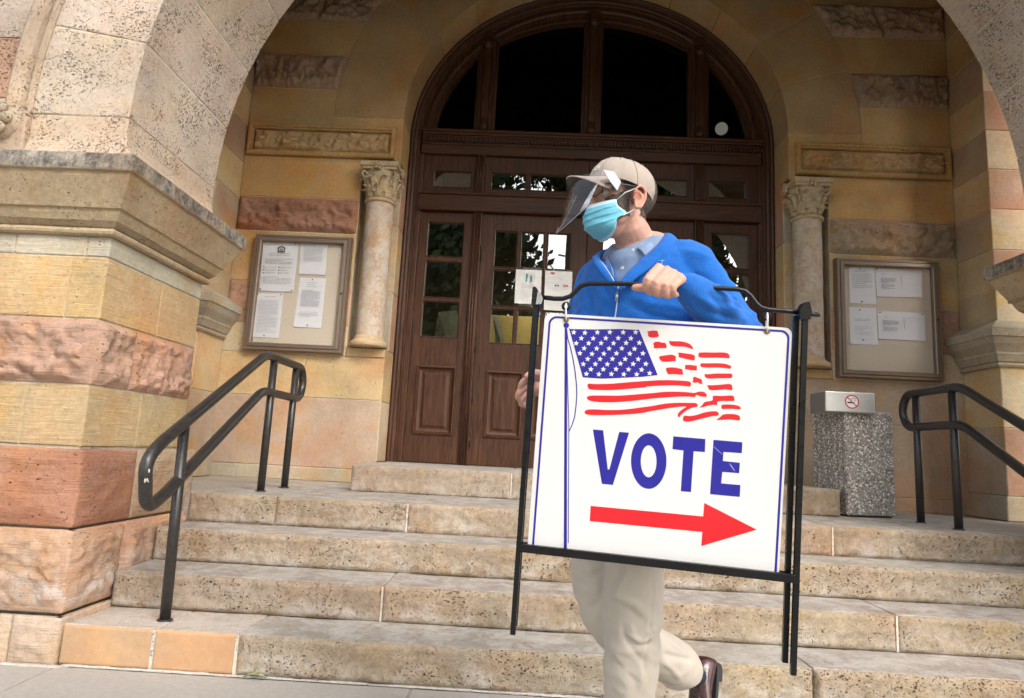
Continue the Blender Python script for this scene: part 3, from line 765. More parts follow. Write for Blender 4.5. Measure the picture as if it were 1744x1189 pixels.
# vestibule behind the glass
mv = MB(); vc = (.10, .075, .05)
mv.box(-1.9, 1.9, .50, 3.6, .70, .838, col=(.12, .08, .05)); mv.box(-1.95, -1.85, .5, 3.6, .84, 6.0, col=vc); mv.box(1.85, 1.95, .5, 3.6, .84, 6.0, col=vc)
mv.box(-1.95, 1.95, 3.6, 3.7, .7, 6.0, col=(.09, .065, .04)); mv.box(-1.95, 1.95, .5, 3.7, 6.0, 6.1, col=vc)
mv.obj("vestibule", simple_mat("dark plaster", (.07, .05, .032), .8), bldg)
t = NT("golden plaster"); v = t.coord((1.5, 1, .6)); n_ = t.noise(v, 2.2, 3, .5); t.pbsdf(Base_Color=t.mix(t.mr(n_, .3, .7, 0, 1), (.36, .26, .09), (.50, .38, .17)), Roughness=.5)
mw = MB(); mw.box(-1.2, 1.6, 1.5, 1.56, .84, 2.42, .01); mw.obj("inner_screen", t.m, bldg)
# soft white curtain hanging at an angle behind the left glass
mq = MB(); mq.add([(-1.40, .9, 2.30), (-1.22, .95, 2.34), (-1.0, 1.0, 1.2), (-1.5, .95, 1.2)], [(0, 1, 2, 3)], (.3, .3, .28)); mq.add([(-.86, .95, 2.3), (-.80, .97, 2.3), (-.58, 1.0, 1.5), (-.74, 1.0, 1.5)], [(0, 1, 2, 3)], (.5, .48, .4))
mq.obj("curtain", simple_mat("cream curtain", (.35, .34, .3), .8), bldg)
# the globe lamp seen through the fanlight, and an unseen warm light added to gild the lower panes
t = NT("milk glass lamp"); e = t.n("Emission", {"Color": (1, .93, .8, 1), "Strength": 3.8}); t.t.links.new(e.outputs[0], t.out.inputs[0])
mlp = MB(); mlp.ball((1.34, .80, 4.285), .062, 24); gl = mlp.obj("globe_lamp", t.m); tag(gl, "small round milk glass globe lamp behind the right corner of the arched window", "lamp")
mlr = MB(); mlr.tube([(1.34, .80, 4.355), (1.34, .80, 5.99)], .012, 8); mlr.lathe([(.05, 0), (.05, .02), (.02, .05)], (1.34, .8, 4.35), 16); mlr.obj("stem", M_iron, gl)
pl = bpy.data.lights.new("vestibule_fill", 'AREA'); pl.energy = 18; pl.size = .5; pl.color = (1, .85, .6); po = bpy.data.objects.new("vestibule_fill", pl); COL.objects.link(po); po.location = (0, 1.0, 3.1); po.rotation_euler = (R_(25), 0, 0)
# notices behind clear sleeves on the door
M_slv = simple_mat("paper", (.74, .74, .73), .35, var=.03)
M_ink = simple_mat("print grey", (.33, .33, .35), .6); M_blk = simple_mat("ink black", (.02, .02, .02), .5); M_redm = simple_mat("print red", (.6, .03, .03), .5); M_navy = simple_mat("print navy", (.03, .05, .2), .5); M_teal = simple_mat("print teal", (.02, .22, .25), .5)
def text_lines(mb, x0, x1, z0, z1, n, y, r=rnd, th=.0022):
    for i in range(n):
        z = z1-(z1-z0)*(i+.5)/n; xe = x1-(x1-x0)*(r.uniform(.3, .6) if r.random() < .18 else r.uniform(0, .06))
        x = x0
        while x < xe:
            w = r.uniform(.012, .03); mb.add([(x, y, z-th/2), (min(x+w, xe), y, z-th/2), (min(x+w, xe), y, z+th/2), (x, y, z+th/2)], [(0, 1, 2, 3)]); x += w+.005
def sheet(name, x0, x1, z0, z1, y, mat, curl=.004, tilt=0.0, label=None, group=None, cat="notice"):
    mb = MB(); V = []; F = []; nx, nz = 8, 10
    for j in range(nz+1):
        for i in range(nx+1):
            u, w = i/nx, j/nz; x = x0+(x1-x0)*u; z = z0+(z1-z0)*w
            V.append((x+tilt*(z-z1), y-curl*(abs(u-.5)*2)**3*(1-w)-.0015*math.sin(u*7+w*3)-.001, z))
    for j in range(nz):
        for i in range(nx): b = j*(nx+1)+i; F.append((b, b+1, b+nx+2, b+nx+1))
    mb.add(V, F, (.7, .7, .7), True)
    V2 = [(p[0], p[1]+.0008, p[2]) for p in V]; mb.add(V2, [tuple(reversed(f)) for f in F], (.7, .7, .7), True)
    o = mb.obj(name, mat); tag(o, label, cat, group); return o
o1 = sheet("door_notice", -.635, -.403, 2.30, 2.615, YD-.008, M_slv, .006, label="white notice in a shiny plastic sleeve taped over the door panes, left of the two", cat="notice")
k = MB(); k.add([(-.545, YD-.019, 2.50), (-.530, YD-.019, 2.50), (-.525, YD-.019, 2.57), (-.54, YD-.019, 2.58)], [(0, 1, 2, 3)]); k.add([(-.50, YD-.019, 2.50), (-.485, YD-.019, 2.50), (-.492, YD-.019, 2.57), (-.505, YD-.019, 2.55)], [(0, 1, 2, 3)]); k.obj("picture", M_teal, o1, fix=False)
k = MB(); text_lines(k, -.58, -.46, 2.44, 2.475, 3, YD-.019); text_lines(k, -.58, -.48, 2.36, 2.42, 4, YD-.019, th=.0015); k.obj("text", M_ink, o1, fix=False)
o2 = sheet("door_notice", -.369, -.125, 2.25, 2.615, YD-.008, M_slv, .006, label="taller white notice with small blue and red logos taped over the door panes", cat="notice")
k = MB(); k.box(-.28, -.262, YD-.020, YD-.019, 2.47, 2.485); k.box(-.257, -.24, YD-.020, YD-.019, 2.47, 2.485); k.obj("logo", M_navy, o2)
k = MB(); k.box(-.20, -.183, YD-.020, YD-.019, 2.47, 2.488); k.box(-.177, -.158, YD-.020, YD-.019, 2.47, 2.488); k.box(-.32, -.285, YD-.020, YD-.019, 2.585, 2.60); k.obj("logo", M_redm, o2)
k = MB(); text_lines(k, -.30, -.19, 2.425, 2.445, 1, YD-.019); text_lines(k, -.35, -.15, 2.29, 2.39, 6, YD-.019, th=.0016); text_lines(k, -.34, -.2, 2.53, 2.56, 2, YD-.019, th=.0014); k.obj("text", M_ink, o2, fix=False)
t = NT("clear sleeve"); 
M_film = glass_mat("clear sleeve film", (.97, .97, .97), .02, .18)
def film(x0, x1, z0, z1, y, parent):
    mb = MB(); V = []; F = []; nx, nz = 14, 18
    for j in range(nz+1):
        for i in range(nx+1):
            u, w = i/nx, j/nz; V.append((x0+(x1-x0)*u, y-.006-.006*fbm(Vector((u*3, w*4, x0*9)), 3), z0+(z1-z0)*w))
    for j in range(nz):
        for i in range(nx): b = j*(nx+1)+i; F.append((b, b+1, b+nx+2, b+nx+1))
    mb.add(V, F, (.7, .7, .7), True); return mb.obj("plastic_sleeve", M_film, parent, fix=False)
film(-.64, -.398, 2.29, 2.635, YD-.018, o1); film(-.374, -.12, 2.44, 2.625, YD-.018, o2)
# outlines of the artwork on the hanging sign, metres from the panel centre (x right, z up)
SG = {
 'canton': [(-0.2406, 0.2688), (-0.2370, 0.2668), (-0.1782, 0.2694), (-0.1112, 0.2749), (-0.0634, 0.2757), (-0.0103, 0.1652), (-0.0480, 0.1579), (-0.1029, 0.1511), (-0.1471, 0.1460), (-0.1961, 0.1455)],
 'stars': [(-0.2273, 0.2587), (-0.1990, 0.2594), (-0.1676, 0.2626), (-0.1363, 0.2651), (-0.1028, 0.2668), (-0.0719, 0.2692), (-0.2070, 0.2447), (-0.1770, 0.2464), (-0.1453, 0.2492), (-0.1141, 0.2513), (-0.0826, 0.2529), (-0.2192, 0.2311), (-0.1876, 0.2332), (-0.1562, 0.2355), (-0.1250, 0.2374), (-0.0937, 0.2402), (-0.0608, 0.2429), (-0.1980, 0.2195), (-0.1665, 0.2212), (-0.1352, 0.2233), (-0.1034, 0.2260), (-0.0718, 0.2270), (-0.2081, 0.2062), (-0.1772, 0.2068), (-0.1475, 0.2093), (-0.1159, 0.2122), (-0.0826, 0.2139), (-0.0503, 0.2168), (-0.1871, 0.1929), (-0.1561, 0.1951), (-0.1250, 0.1978), (-0.0932, 0.1996), (-0.0608, 0.2014), (-0.1974, 0.1792), (-0.1669, 0.1814), (-0.1369, 0.1833), (-0.1042, 0.1871), (-0.0725, 0.1887), (-0.0413, 0.1909), (-0.1774, 0.1675), (-0.1459, 0.1698), (-0.1143, 0.1726), (-0.0829, 0.1740), (-0.0507, 0.1756), (-0.1878, 0.1549), (-0.1564, 0.1561), (-0.1250, 0.1594), (-0.0940, 0.1608), (-0.0622, 0.1631), (-0.0304, 0.1682)],
 'V': [(-0.1616, 0.0160), (-0.1359, 0.0161), (-0.1176, -0.0810), (-0.1136, -0.0795), (-0.0957, 0.0157), (-0.0712, 0.0156), (-0.1024, -0.1175), (-0.1297, -0.1174)],
 'O': [(0.0247, -0.0464), (0.0248, -0.0571), (0.0239, -0.0677), (0.0219, -0.0778), (0.0190, -0.0873), (0.0152, -0.0959), (0.0105, -0.1033), (0.0051, -0.1094), (-0.0009, -0.1142), (-0.0073, -0.1173), (-0.0139, -0.1188), (-0.0207, -0.1186), (-0.0275, -0.1168), (-0.0340, -0.1133), (-0.0401, -0.1082), (-0.0458, -0.1017), (-0.0507, -0.0940), (-0.0549, -0.0851), (-0.0581, -0.0754), (-0.0604, -0.0651), (-0.0617, -0.0544), (-0.0619, -0.0435), (-0.0610, -0.0329), (-0.0590, -0.0226), (-0.0561, -0.0131), (-0.0522, -0.0044), (-0.0474, 0.0031), (-0.0420, 0.0092), (-0.0360, 0.0139), (-0.0295, 0.0170), (-0.0228, 0.0185), (-0.0160, 0.0182), (-0.0092, 0.0162), (-0.0027, 0.0127), (0.0034, 0.0075), (0.0090, 0.0010), (0.0139, -0.0068), (0.0180, -0.0157), (0.0212, -0.0254), (0.0235, -0.0357)],
 'Oi': [(0.0007, -0.0491), (0.0009, -0.0553), (0.0005, -0.0614), (-0.0002, -0.0672), (-0.0015, -0.0726), (-0.0031, -0.0774), (-0.0052, -0.0817), (-0.0076, -0.0851), (-0.0102, -0.0878), (-0.0131, -0.0895), (-0.0160, -0.0903), (-0.0191, -0.0901), (-0.0221, -0.0889), (-0.0251, -0.0868), (-0.0279, -0.0838), (-0.0305, -0.0800), (-0.0327, -0.0755), (-0.0347, -0.0704), (-0.0362, -0.0648), (-0.0373, -0.0588), (-0.0379, -0.0527), (-0.0381, -0.0465), (-0.0378, -0.0404), (-0.0370, -0.0346), (-0.0358, -0.0291), (-0.0341, -0.0242), (-0.0320, -0.0200), (-0.0297, -0.0165), (-0.0270, -0.0139), (-0.0241, -0.0122), (-0.0211, -0.0114), (-0.0181, -0.0117), (-0.0150, -0.0128), (-0.0121, -0.0150), (-0.0093, -0.0180), (-0.0067, -0.0218), (-0.0045, -0.0263), (-0.0025, -0.0314), (-0.0010, -0.0370), (0.0001, -0.0430)],
 'T': [(0.0374, 0.0161), (0.1148, 0.0162), (0.1154, -0.0158), (0.0885, -0.0161), (0.0881, -0.1165), (0.0638, -0.1168), (0.0642, -0.0165), (0.0373, -0.0157)],
 'E': [(0.1343, 0.0160), (0.2028, 0.0159), (0.2030, -0.0106), (0.1598, -0.0113), (0.1593, -0.0337), (0.1997, -0.0342), (0.1993, -0.0596), (0.1595, -0.0602), (0.1586, -0.0884), (0.2040, -0.0879), (0.2041, -0.1166), (0.1339, -0.1170)],
 'arrow': [(-0.1537, -0.1748), (0.1209, -0.1725), (0.1215, -0.1397), (0.2484, -0.1911), (0.1205, -0.2445), (0.1210, -0.2102), (-0.1535, -0.2127)],
 'scratch': [(0.13567, 0.00076), (0.1463, -0.00861), (0.15805, -0.01782), (0.15765, -0.01868), (0.1458, -0.01009), (0.13563, -0.00046)],
 'scratch2': [(0.17428, -0.03735), (0.17913, -0.04097), (0.18595, -0.05003), (0.19045, -0.05648), (0.18577, -0.05332), (0.17742, -0.04305)],
 'halyard': [(-0.2462, 0.2666), (-0.2416, 0.2417), (-0.2338, 0.2216), (-0.2249, 0.1925), (-0.2168, 0.1589), (-0.2104, 0.1231), (-0.2081, 0.0983), (-0.2082, 0.0711), (-0.2097, 0.0439), (-0.2153, 0.0211), (-0.2216, 0.0057)],
 'halyard2': [(-0.2462, 0.2666), (-0.2403, 0.1983), (-0.2327, 0.1191), (-0.2227, 0.0205), (-0.2029, -0.2727)],
 "stripes": [
  [(-0.0439, 0.2740), (-0.0399, 0.2734), (-0.0302, 0.2767), (-0.0167, 0.2762), (-0.0171, 0.2717), (-0.0128, 0.2630), (-0.0192, 0.2598), (-0.0290, 0.2578), (-0.0379, 0.2595), (-0.0410, 0.2629), (-0.0400, 0.2679)],
  [(-0.0269, 0.2429), (-0.0228, 0.2479), (-0.0120, 0.2495), (-0.0063, 0.2472), (0.0031, 0.2478), (0.0070, 0.2407), (0.0070, 0.2335), (-0.0022, 0.2336), (-0.0131, 0.2324), (-0.0244, 0.2316), (-0.0239, 0.2370)],
  [(0.0108, 0.2529), (0.0207, 0.2524), (0.0402, 0.2537), (0.0533, 0.2521), (0.0644, 0.2480), (0.0709, 0.2406), (0.0723, 0.2351), (0.0628, 0.2385), (0.0519, 0.2409), (0.0389, 0.2404), (0.0236, 0.2403), (0.0158, 0.2429)],
  [(0.0359, 0.2248), (0.0441, 0.2251), (0.0529, 0.2240), (0.0659, 0.2235), (0.0747, 0.2219), (0.0783, 0.2182), (0.0769, 0.2132), (0.0777, 0.2079), (0.0690, 0.2086), (0.0559, 0.2106), (0.0449, 0.2127), (0.0379, 0.2135), (0.0384, 0.2189)],
  [(-0.0102, 0.2115), (-0.0031, 0.2142), (0.0098, 0.2169), (0.0206, 0.2190), (0.0283, 0.2169), (0.0322, 0.2140), (0.0304, 0.2088), (0.0324, 0.2038), (0.0217, 0.2017), (0.0087, 0.1999), (-0.0022, 0.2000), (-0.0080, 0.2049)],
  [(0.0846, 0.2186), (0.0866, 0.2245), (0.0855, 0.2282), (0.0979, 0.2300), (0.1214, 0.2310), (0.1469, 0.2332), (0.1566, 0.2316), (0.1608, 0.2257), (0.1605, 0.2191), (0.1520, 0.2194), (0.1307, 0.2192), (0.1094, 0.2172), (0.0922, 0.2165)],
  [(0.0906, 0.1975), (0.0935, 0.2028), (0.1059, 0.2030), (0.1315, 0.2055), (0.1528, 0.2053), (0.1671, 0.2001), (0.1641, 0.1933), (0.1534, 0.1947), (0.1321, 0.1950), (0.1108, 0.1930), (0.0947, 0.1927)],
  [(0.0080, 0.1826), (0.0129, 0.1856), (0.0248, 0.1872), (0.0379, 0.1863), (0.0497, 0.1841), (0.0497, 0.1778), (0.0527, 0.1709), (0.0410, 0.1701), (0.0280, 0.1709), (0.0161, 0.1687), (0.0122, 0.1729)],
  [(0.0540, 0.1853), (0.0559, 0.1894), (0.0542, 0.1951), (0.0654, 0.1963), (0.0762, 0.1958), (0.0845, 0.1950), (0.0831, 0.1896), (0.0849, 0.1835), (0.0727, 0.1831), (0.0618, 0.1841)],
  [(0.1022, 0.1762), (0.1118, 0.1762), (0.1308, 0.1798), (0.1500, 0.1808), (0.1694, 0.1823), (0.1701, 0.1709), (0.1506, 0.1694), (0.1316, 0.1675), (0.1146, 0.1654), (0.1059, 0.1674)],
  [(0.0755, 0.1542), (0.0773, 0.1599), (0.0754, 0.1660), (0.0812, 0.1677), (0.0867, 0.1655), (0.0959, 0.1631), (0.0987, 0.1593), (0.0981, 0.1544), (0.1018, 0.1503), (0.0940, 0.1514), (0.0873, 0.1549), (0.0810, 0.1522)],
  [(0.1108, 0.1492), (0.1198, 0.1494), (0.1346, 0.1514), (0.1494, 0.1539), (0.1620, 0.1562), (0.1697, 0.1550), (0.1719, 0.1473), (0.1710, 0.1406), (0.1628, 0.1422), (0.1543, 0.1424), (0.1417, 0.1397), (0.1290, 0.1378), (0.1162, 0.1377), (0.1137, 0.1439)],
  [(-0.1825, 0.1311), (-0.1640, 0.1307), (-0.1240, 0.1346), (-0.0801, 0.1420), (-0.0364, 0.1485), (-0.0038, 0.1531), (-0.0036, 0.1527), (0.0181, 0.1548), (0.0441, 0.1556), (0.0636, 0.1558), (0.0719, 0.1533), (0.0719, 0.1427), (0.0622, 0.1424), (0.0449, 0.1433), (0.0189, 0.1417), (-0.0114, 0.1381), (-0.0375, 0.1343), (-0.0354, 0.1329), (-0.0680, 0.1272), (-0.1009, 0.1216), (-0.1318, 0.1178), (-0.1630, 0.1163), (-0.1783, 0.1165), (-0.1828, 0.1229)],
  [(-0.1824, 0.0976), (-0.1709, 0.1012), (-0.1442, 0.1033), (-0.0998, 0.1064), (-0.0561, 0.1134), (-0.0127, 0.1204), (-0.0146, 0.1204), (0.0112, 0.1251), (0.0393, 0.1273), (0.0653, 0.1280), (0.0815, 0.1270), (0.0930, 0.1319), (0.1037, 0.1323), (0.1109, 0.1271), (0.1125, 0.1206), (0.1045, 0.1196), (0.0937, 0.1209), (0.0862, 0.1239), (0.0838, 0.1166), (0.0724, 0.1175), (0.0509, 0.1162), (0.0208, 0.1121), (-0.0138, 0.1067), (-0.0354, 0.1027), (-0.0334, 0.1031), (-0.0660, 0.0961), (-0.1098, 0.0890), (-0.1475, 0.0860), (-0.1722, 0.0871), (-0.1810, 0.0909)],
  [(-0.1860, 0.0594), (-0.1796, 0.0649), (-0.1596, 0.0672), (-0.1284, 0.0677), (-0.0930, 0.0711), (-0.0538, 0.0792), (-0.0106, 0.0889), (-0.0083, 0.0902), (0.0195, 0.0969), (0.0475, 0.1004), (0.0690, 0.1017), (0.0861, 0.1031), (0.0901, 0.1008), (0.0923, 0.0939), (0.0783, 0.0910), (0.0658, 0.0834), (0.0536, 0.0717), (0.0477, 0.0624), (0.0443, 0.0688), (0.0460, 0.0751), (0.0550, 0.0847), (0.0663, 0.0927), (0.0481, 0.0908), (0.0203, 0.0845), (-0.0075, 0.0774), (-0.0333, 0.0708), (-0.0313, 0.0699), (-0.0638, 0.0632), (-0.1076, 0.0573), (-0.1519, 0.0528), (-0.1764, 0.0516), (-0.1838, 0.0539)],
  [(0.1256, 0.1243), (0.1489, 0.1253), (0.1658, 0.1279), (0.1764, 0.1279), (0.1788, 0.1149), (0.1665, 0.1144), (0.1518, 0.1132), (0.1370, 0.1111), (0.1384, 0.1011), (0.1290, 0.1021), (0.1164, 0.0989), (0.1060, 0.0946), (0.0944, 0.0910), (0.1015, 0.0977), (0.1073, 0.1074), (0.1158, 0.1094), (0.1273, 0.1126)],
  [(0.1476, 0.1036), (0.1628, 0.1057), (0.1797, 0.1058), (0.1925, 0.1033), (0.1951, 0.0954), (0.1803, 0.0958), (0.1655, 0.0950), (0.1487, 0.0928)],
  [(0.0597, 0.0700), (0.0753, 0.0691), (0.0922, 0.0741), (0.1089, 0.0816), (0.1257, 0.0856), (0.1384, 0.0867), (0.1438, 0.0814), (0.1412, 0.0755), (0.1285, 0.0740), (0.1139, 0.0693), (0.0971, 0.0635), (0.0803, 0.0572), (0.0633, 0.0545), (0.0570, 0.0583)],
  [(0.1365, 0.0644), (0.1437, 0.0700), (0.1526, 0.0799), (0.1642, 0.0822), (0.1810, 0.0831), (0.1930, 0.0802), (0.1949, 0.0682), (0.1818, 0.0688), (0.1691, 0.0691), (0.1544, 0.0669)]],
}
PL = [[(-2.8100, 2.6590), (-2.5030, 2.6670), (-2.5030, 2.2250), (-2.7960, 2.2230)], [(-2.4870, 2.6680), (-2.2500, 2.6740), (-2.2450, 2.3860), (-2.4730, 2.3860)], [(-2.4610, 2.3560), (-2.2370, 2.3570), (-2.2380, 1.9250), (-2.4760, 1.9260)], [(-2.8160, 2.1990), (-2.5900, 2.2090), (-2.5880, 1.8240), (-2.8150, 1.8240)]]
PR = [[(2.1620, 2.6430), (2.3780, 2.6500), (2.3770, 2.3400), (2.1620, 2.3380)], [(2.3820, 2.6450), (2.7630, 2.6410), (2.7550, 2.4120), (2.3850, 2.4040)], [(2.1560, 2.3050), (2.3760, 2.3070), (2.3830, 1.9960), (2.1560, 1.9940)], [(2.3870, 2.2860), (2.7700, 2.2800), (2.7690, 2.0460), (2.3880, 2.0490)]]
# ---------------------------------------------------------------- handrails
t = NT("chipped black rail paint"); v = t.coord(); n1 = t.noise(v, 9, 6, .75); n2 = t.noise(v, 60, 3, .6)
c = t.mix(t.mr(n2, .4, .65, 0, 1), (.018, .017, .017), (.035, .03, .027)); c = t.mix(t.mr(n1, .72, .76, 0, 1), c, (.30, .28, .26))
t.pbsdf(Base_Color=c, Roughness=t.mr(n2, .3, .7, .28, .42), Specular_IOR_Level=.55, Normal=t.bump(n2, .15, .002)); M_rail = t.m
def fillet(P, r, n=6, closed=False):
    out = []; m = len(P); P = [Vector(p) for p in P]
    for i in range(m):
        if not closed and i in (0, m-1): out.append(P[i]); continue
        a, b, c = P[i-1], P[i], P[(i+1) % m]
        rr = min(r, (a-b).length*.49, (c-b).length*.49)
        p0 = b+(a-b).normalized()*rr; p1 = b+(c-b).normalized()*rr
        for k in range(n+1):
            t = k/n; out.append((p0*(1-t)+b*t)*(1-t)+(b*(1-t)+p1*t)*t)
    return out
def handrail(x, ytop0, ybend, yend, posts, label):
    th = thing("handrail", (x, (ytop0+yend)/2, .33), label, "handrail", "black tube handrails on the steps")
    sl_ = .478 if x < 0 else .515
    def xr(y): return x if (y > -1.4 or x > 0) else x+.055*(-1.4-y)/1.2
    zt, zb = 1.50, 1.275
    zte = zt-(ybend-yend)*sl_; zbe = zb-(ybend-yend)*sl_
    loop = [(x, ytop0+.0, zt), (x, ybend, zt), (x, yend, zte), (x, yend-.02, (zte+zbe)/2-.03), (x, yend+.10, zbe+.02), (x, ybend, zb), (x, ytop0, zb)]
    sb_ = sl_+.04
    P = fillet([(x, (ytop0+ybend)/2, zt), (x, ybend, zt), (x, yend+.06, zt-(ybend-yend-.06)*sl_), (x, yend-.035, zt-(ybend-yend-.06)*sl_-.075), (x, yend+.015, zb-(ybend-yend)*sb_+.03), (x, yend+.15, zb-(ybend-yend-.15)*sb_), (x, ybend, zb), (x, ytop0+.10, zb), (x, ytop0+.16, (zt+zb)/2), (x, ytop0+.10, zt)], .085, 7, closed=True)
    P = [Vector((xr(p.y), p.y, p.z)) for p in P]
    mb = MB(); mb.tube(P, .027, 16, closed=True, up=(1, 0, 0)); rail = mb.obj("rail", M_rail, th)
    for py, zf in posts:
        z1 = zt if py > ybend else zt-(ybend-py)*sl_
        mb = MB(); fx = xr(py)+(.02 if py < -2 and x < 0 else 0); mb.tube([(fx, py, zf-.01), (xr(py), py, z1-.02)], .0235, 16); mb.lathe([(.034, 0), (.034, .004), (.026, .008)], (fx, py, zf), 20)
        mb.obj("post", M_rail, th)
    return th
hl = handrail(-2.1, -.90, -1.46, -2.69, [(-.915, .66), (-1.32, .66), (-2.42, .165)], "black tube handrail beside the large front pier, its lower loop scuffed")
hr = handrail(2.1, -1.02, -1.49, -2.6, [(-1.03, .66), (-1.41, .66), (-2.45, .165)], "black tube handrail beside the speckled litter bin")
mb = MB(); r2 = random.Random(5)     # scuffed patches of bare metal on the loop
for k in range(6):
    y, z = -2.735+r2.uniform(-.006, .02), .81+r2.uniform(-.035, .04); mb.ball((-2.043+.024+r2.uniform(-.004, .002), y, z), r2.uniform(.003, .008), 8, sc=(.35, 1, 1.3))
mb.obj("scuff_mark", simple_mat("bare scuffed metal", (.55, .54, .5), .5), hl)

# ---------------------------------------------------------------- notice boards
M_bronze = simple_mat("bronze anodised frame", (.25, .195, .155), .42, .55, var=.04)
M_cork = simple_mat("cream pin board", (.58, .51, .42), .9, var=.05, vscale=60, bumps=.2)
M_paper = simple_mat("white paper", (.70, .71, .75), .75, var=.02)
M_pale = simple_mat("faint grey print", (.47, .48, .52), .8)
M_cab = glass_mat("cabinet glass", (.985, .985, .985), .0, .03)
def quad_pt(q, u, w, y):     # q: TL TR BR BL
    a = (q[0][0]*(1-u)+q[1][0]*u, q[0][1]*(1-u)+q[1][1]*u); b = (q[3][0]*(1-u)+q[2][0]*u, q[3][1]*(1-u)+q[2][1]*u)
    return (a[0]*(1-w)+b[0]*w, y, a[1]*(1-w)+b[1]*w)
def paper(q, label, lines, pins, boxed=None, name="notice_sheet"):
    mb = MB(); V = []; F = []; n = 10; sd = rnd.random()*20
    for j in range(n+1):
        for i in range(n+1):
            u, w = i/n, j/n; lift = .006*(w**3)*(.5+abs(u-.5))+.0015*noise.noise(Vector((u*3, w*3, sd)))
            V.append(quad_pt(q, u, w, -.0375-abs(lift)))
    for j in range(n):
        for i in range(n): b = j*(n+1)+i; F.append((b, b+n+1, b+n+2, b+1))
    k = len(V); V += [(p[0], p[1]+.0009, p[2]) for p in V]; F += [tuple(k+i for i in reversed(f)) for f in F]
    mb.add(V, F, (.8, .8, .8), True); o = mb.obj(name, M_paper); tag(o, label, "paper notice", "paper notices in the wall cabinets")
    tx = MB()
    for (u0, u1, w0, w1, cnt, th) in lines:
        for i in range(cnt):
            w = w0+(w1-w0)*(i+.5)/cnt; u = u0; ue = u1-(rnd.uniform(.25, .5)*(u1-u0) if rnd.random() < .15 else 0)
            while u < ue:
                s_ = rnd.uniform(.04, .12); a = quad_pt(q, u, w-th, -.0462-.004*w**3); b = quad_pt(q, min(u+s_, ue), w-th, -.0462-.004*w**3); c = quad_pt(q, min(u+s_, ue), w+th, -.0462-.004*w**3); d = quad_pt(q, u, w+th, -.0462-.004*w**3)
                tx.add([a, b, c, d], [(3, 2, 1, 0)]); u += s_+.015
    tx.obj("text", M_pale, o, fix=False)
    pn = MB()
    for (u, w) in pins: pn.ball(quad_pt(q, u, w, -.048), .0055, 8)
    if pins: pn.obj("pin", M_blk, o)
    return o
for s, label in ((-1, "bronze framed glass notice cabinet with four mixed notices, beside the big stone pier"), (1, "bronze framed glass notice cabinet above the handrail and speckled litter bin")):
    x0, x1 = (-2.872, -2.04) if s < 0 else (2.046, 2.888)
    z0, z1 = 1.714, 2.718
    nb = thing("notice_cabinet", ((x0+x1)/2, 0, z0), label, "notice board", "glazed notice cabinets on the porch wall")
    mb = MB(); mb.rect_mould(x0, x1, z0, z1, [(0, -.002), (0, -.066), (.006, -.078), (.022, -.078), (.026, -.072), (.030, -.082), (.056, -.084), (.062, -.078), (.062, -.036)], 0); mb.obj("frame", M_bronze, nb)
    mb = MB(); mb.box(x0+.01, x1-.01, -.035, -.004, z0+.01, z1-.01); mb.obj("backboard", M_cork, nb)
    mb = MB(); mb.box(x0+.058, x1-.058, -.0745, -.0715, z0+.058, z1-.058); mb.obj("glass", M_cab, nb)
    mb = MB(); mb.lathe([(.009, 0), (.009, .005), (.004, .006)], (0, 0, 0), 12); mb.v = [(x1-.042+p[0], -.084-p[2], 2.22+p[1]) for p in mb.v]; mb.obj("lock", M_blk, nb)
body = (.12, .88)
pls = [("notice sheet with a small house symbol at its head", [(.2, .8, .22, .3, 2, .006), (.1, .9, .34, .46, 4, .007), (.08, .42, .50, .66, 3, .006), (.55, .9, .50, .66, 3, .006), (.08, .9, .70, .86, 6, .004)], [(.93, .05), (.03, .97), (.95, .97)]),
       ("blank footed notice sheet, at the top beside the house symbol notice", [(.15, .85, .08, .62, 13, .007)], []),
       ("notice sheet pair overlapping into one tall notice, right of the plain typed notice", [(.3, .7, .08, .2, 3, .005), (.15, .85, .25, .58, 16, .006), (.15, .85, .68, .8, 4, .005)], [(.5, .04), (.5, .96)]),
       ("plain typed notice below the house symbol notice", [(.3, .75, .05, .1, 1, .008), (.12, .88, .14, .9, 24, .005)], [(.05, .02), (.93, .03), (.45, .96)])]
for (lb, ln, pn), q in zip(pls, PL): 
    p = paper(q, lb, ln, pn)
    if "house symbol at its head" in lb: PLAST = p
# the house symbol
q = PL[0]; hb = MB()
def HP(u, w): return quad_pt(q, u, w, -.0464)
def ring2(mb, outer, inner):
    n = len(outer); mb.add([HP(*p) for p in outer]+[HP(*p) for p in inner], [(i, (i+1) % n, n+(i+1) % n, n+i) for i in range(n)])
cx, cw = .54, .155
ring2(hb, [(cx, cw-.075), (cx+.125, cw-.02), (cx+.10, cw-.015), (cx+.10, cw+.06), (cx-.10, cw+.06), (cx-.10, cw-.015), (cx-.125, cw-.02)], [(cx, cw-.055), (cx+.085, cw-.018), (cx+.075, cw-.012), (cx+.075, cw+.043), (cx-.075, cw+.043), (cx-.075, cw-.012), (cx-.085, cw-.018)])
for w in (cw, cw+.022): hb.add([HP(cx-.045, w-.006), HP(cx+.045, w-.006), HP(cx+.045, w+.006), HP(cx-.045, w+.006)], [(0, 1, 2, 3)])
for u in (.06, .5):
    for w in (.52, .58, .64): hb.add([HP(u, w-.01), HP(u+.03, w-.01), HP(u+.03, w+.01), HP(u, w+.01)], [(0, 1, 2, 3)])
hb.obj("house_symbol", M_blk, PLAST, fix=False)
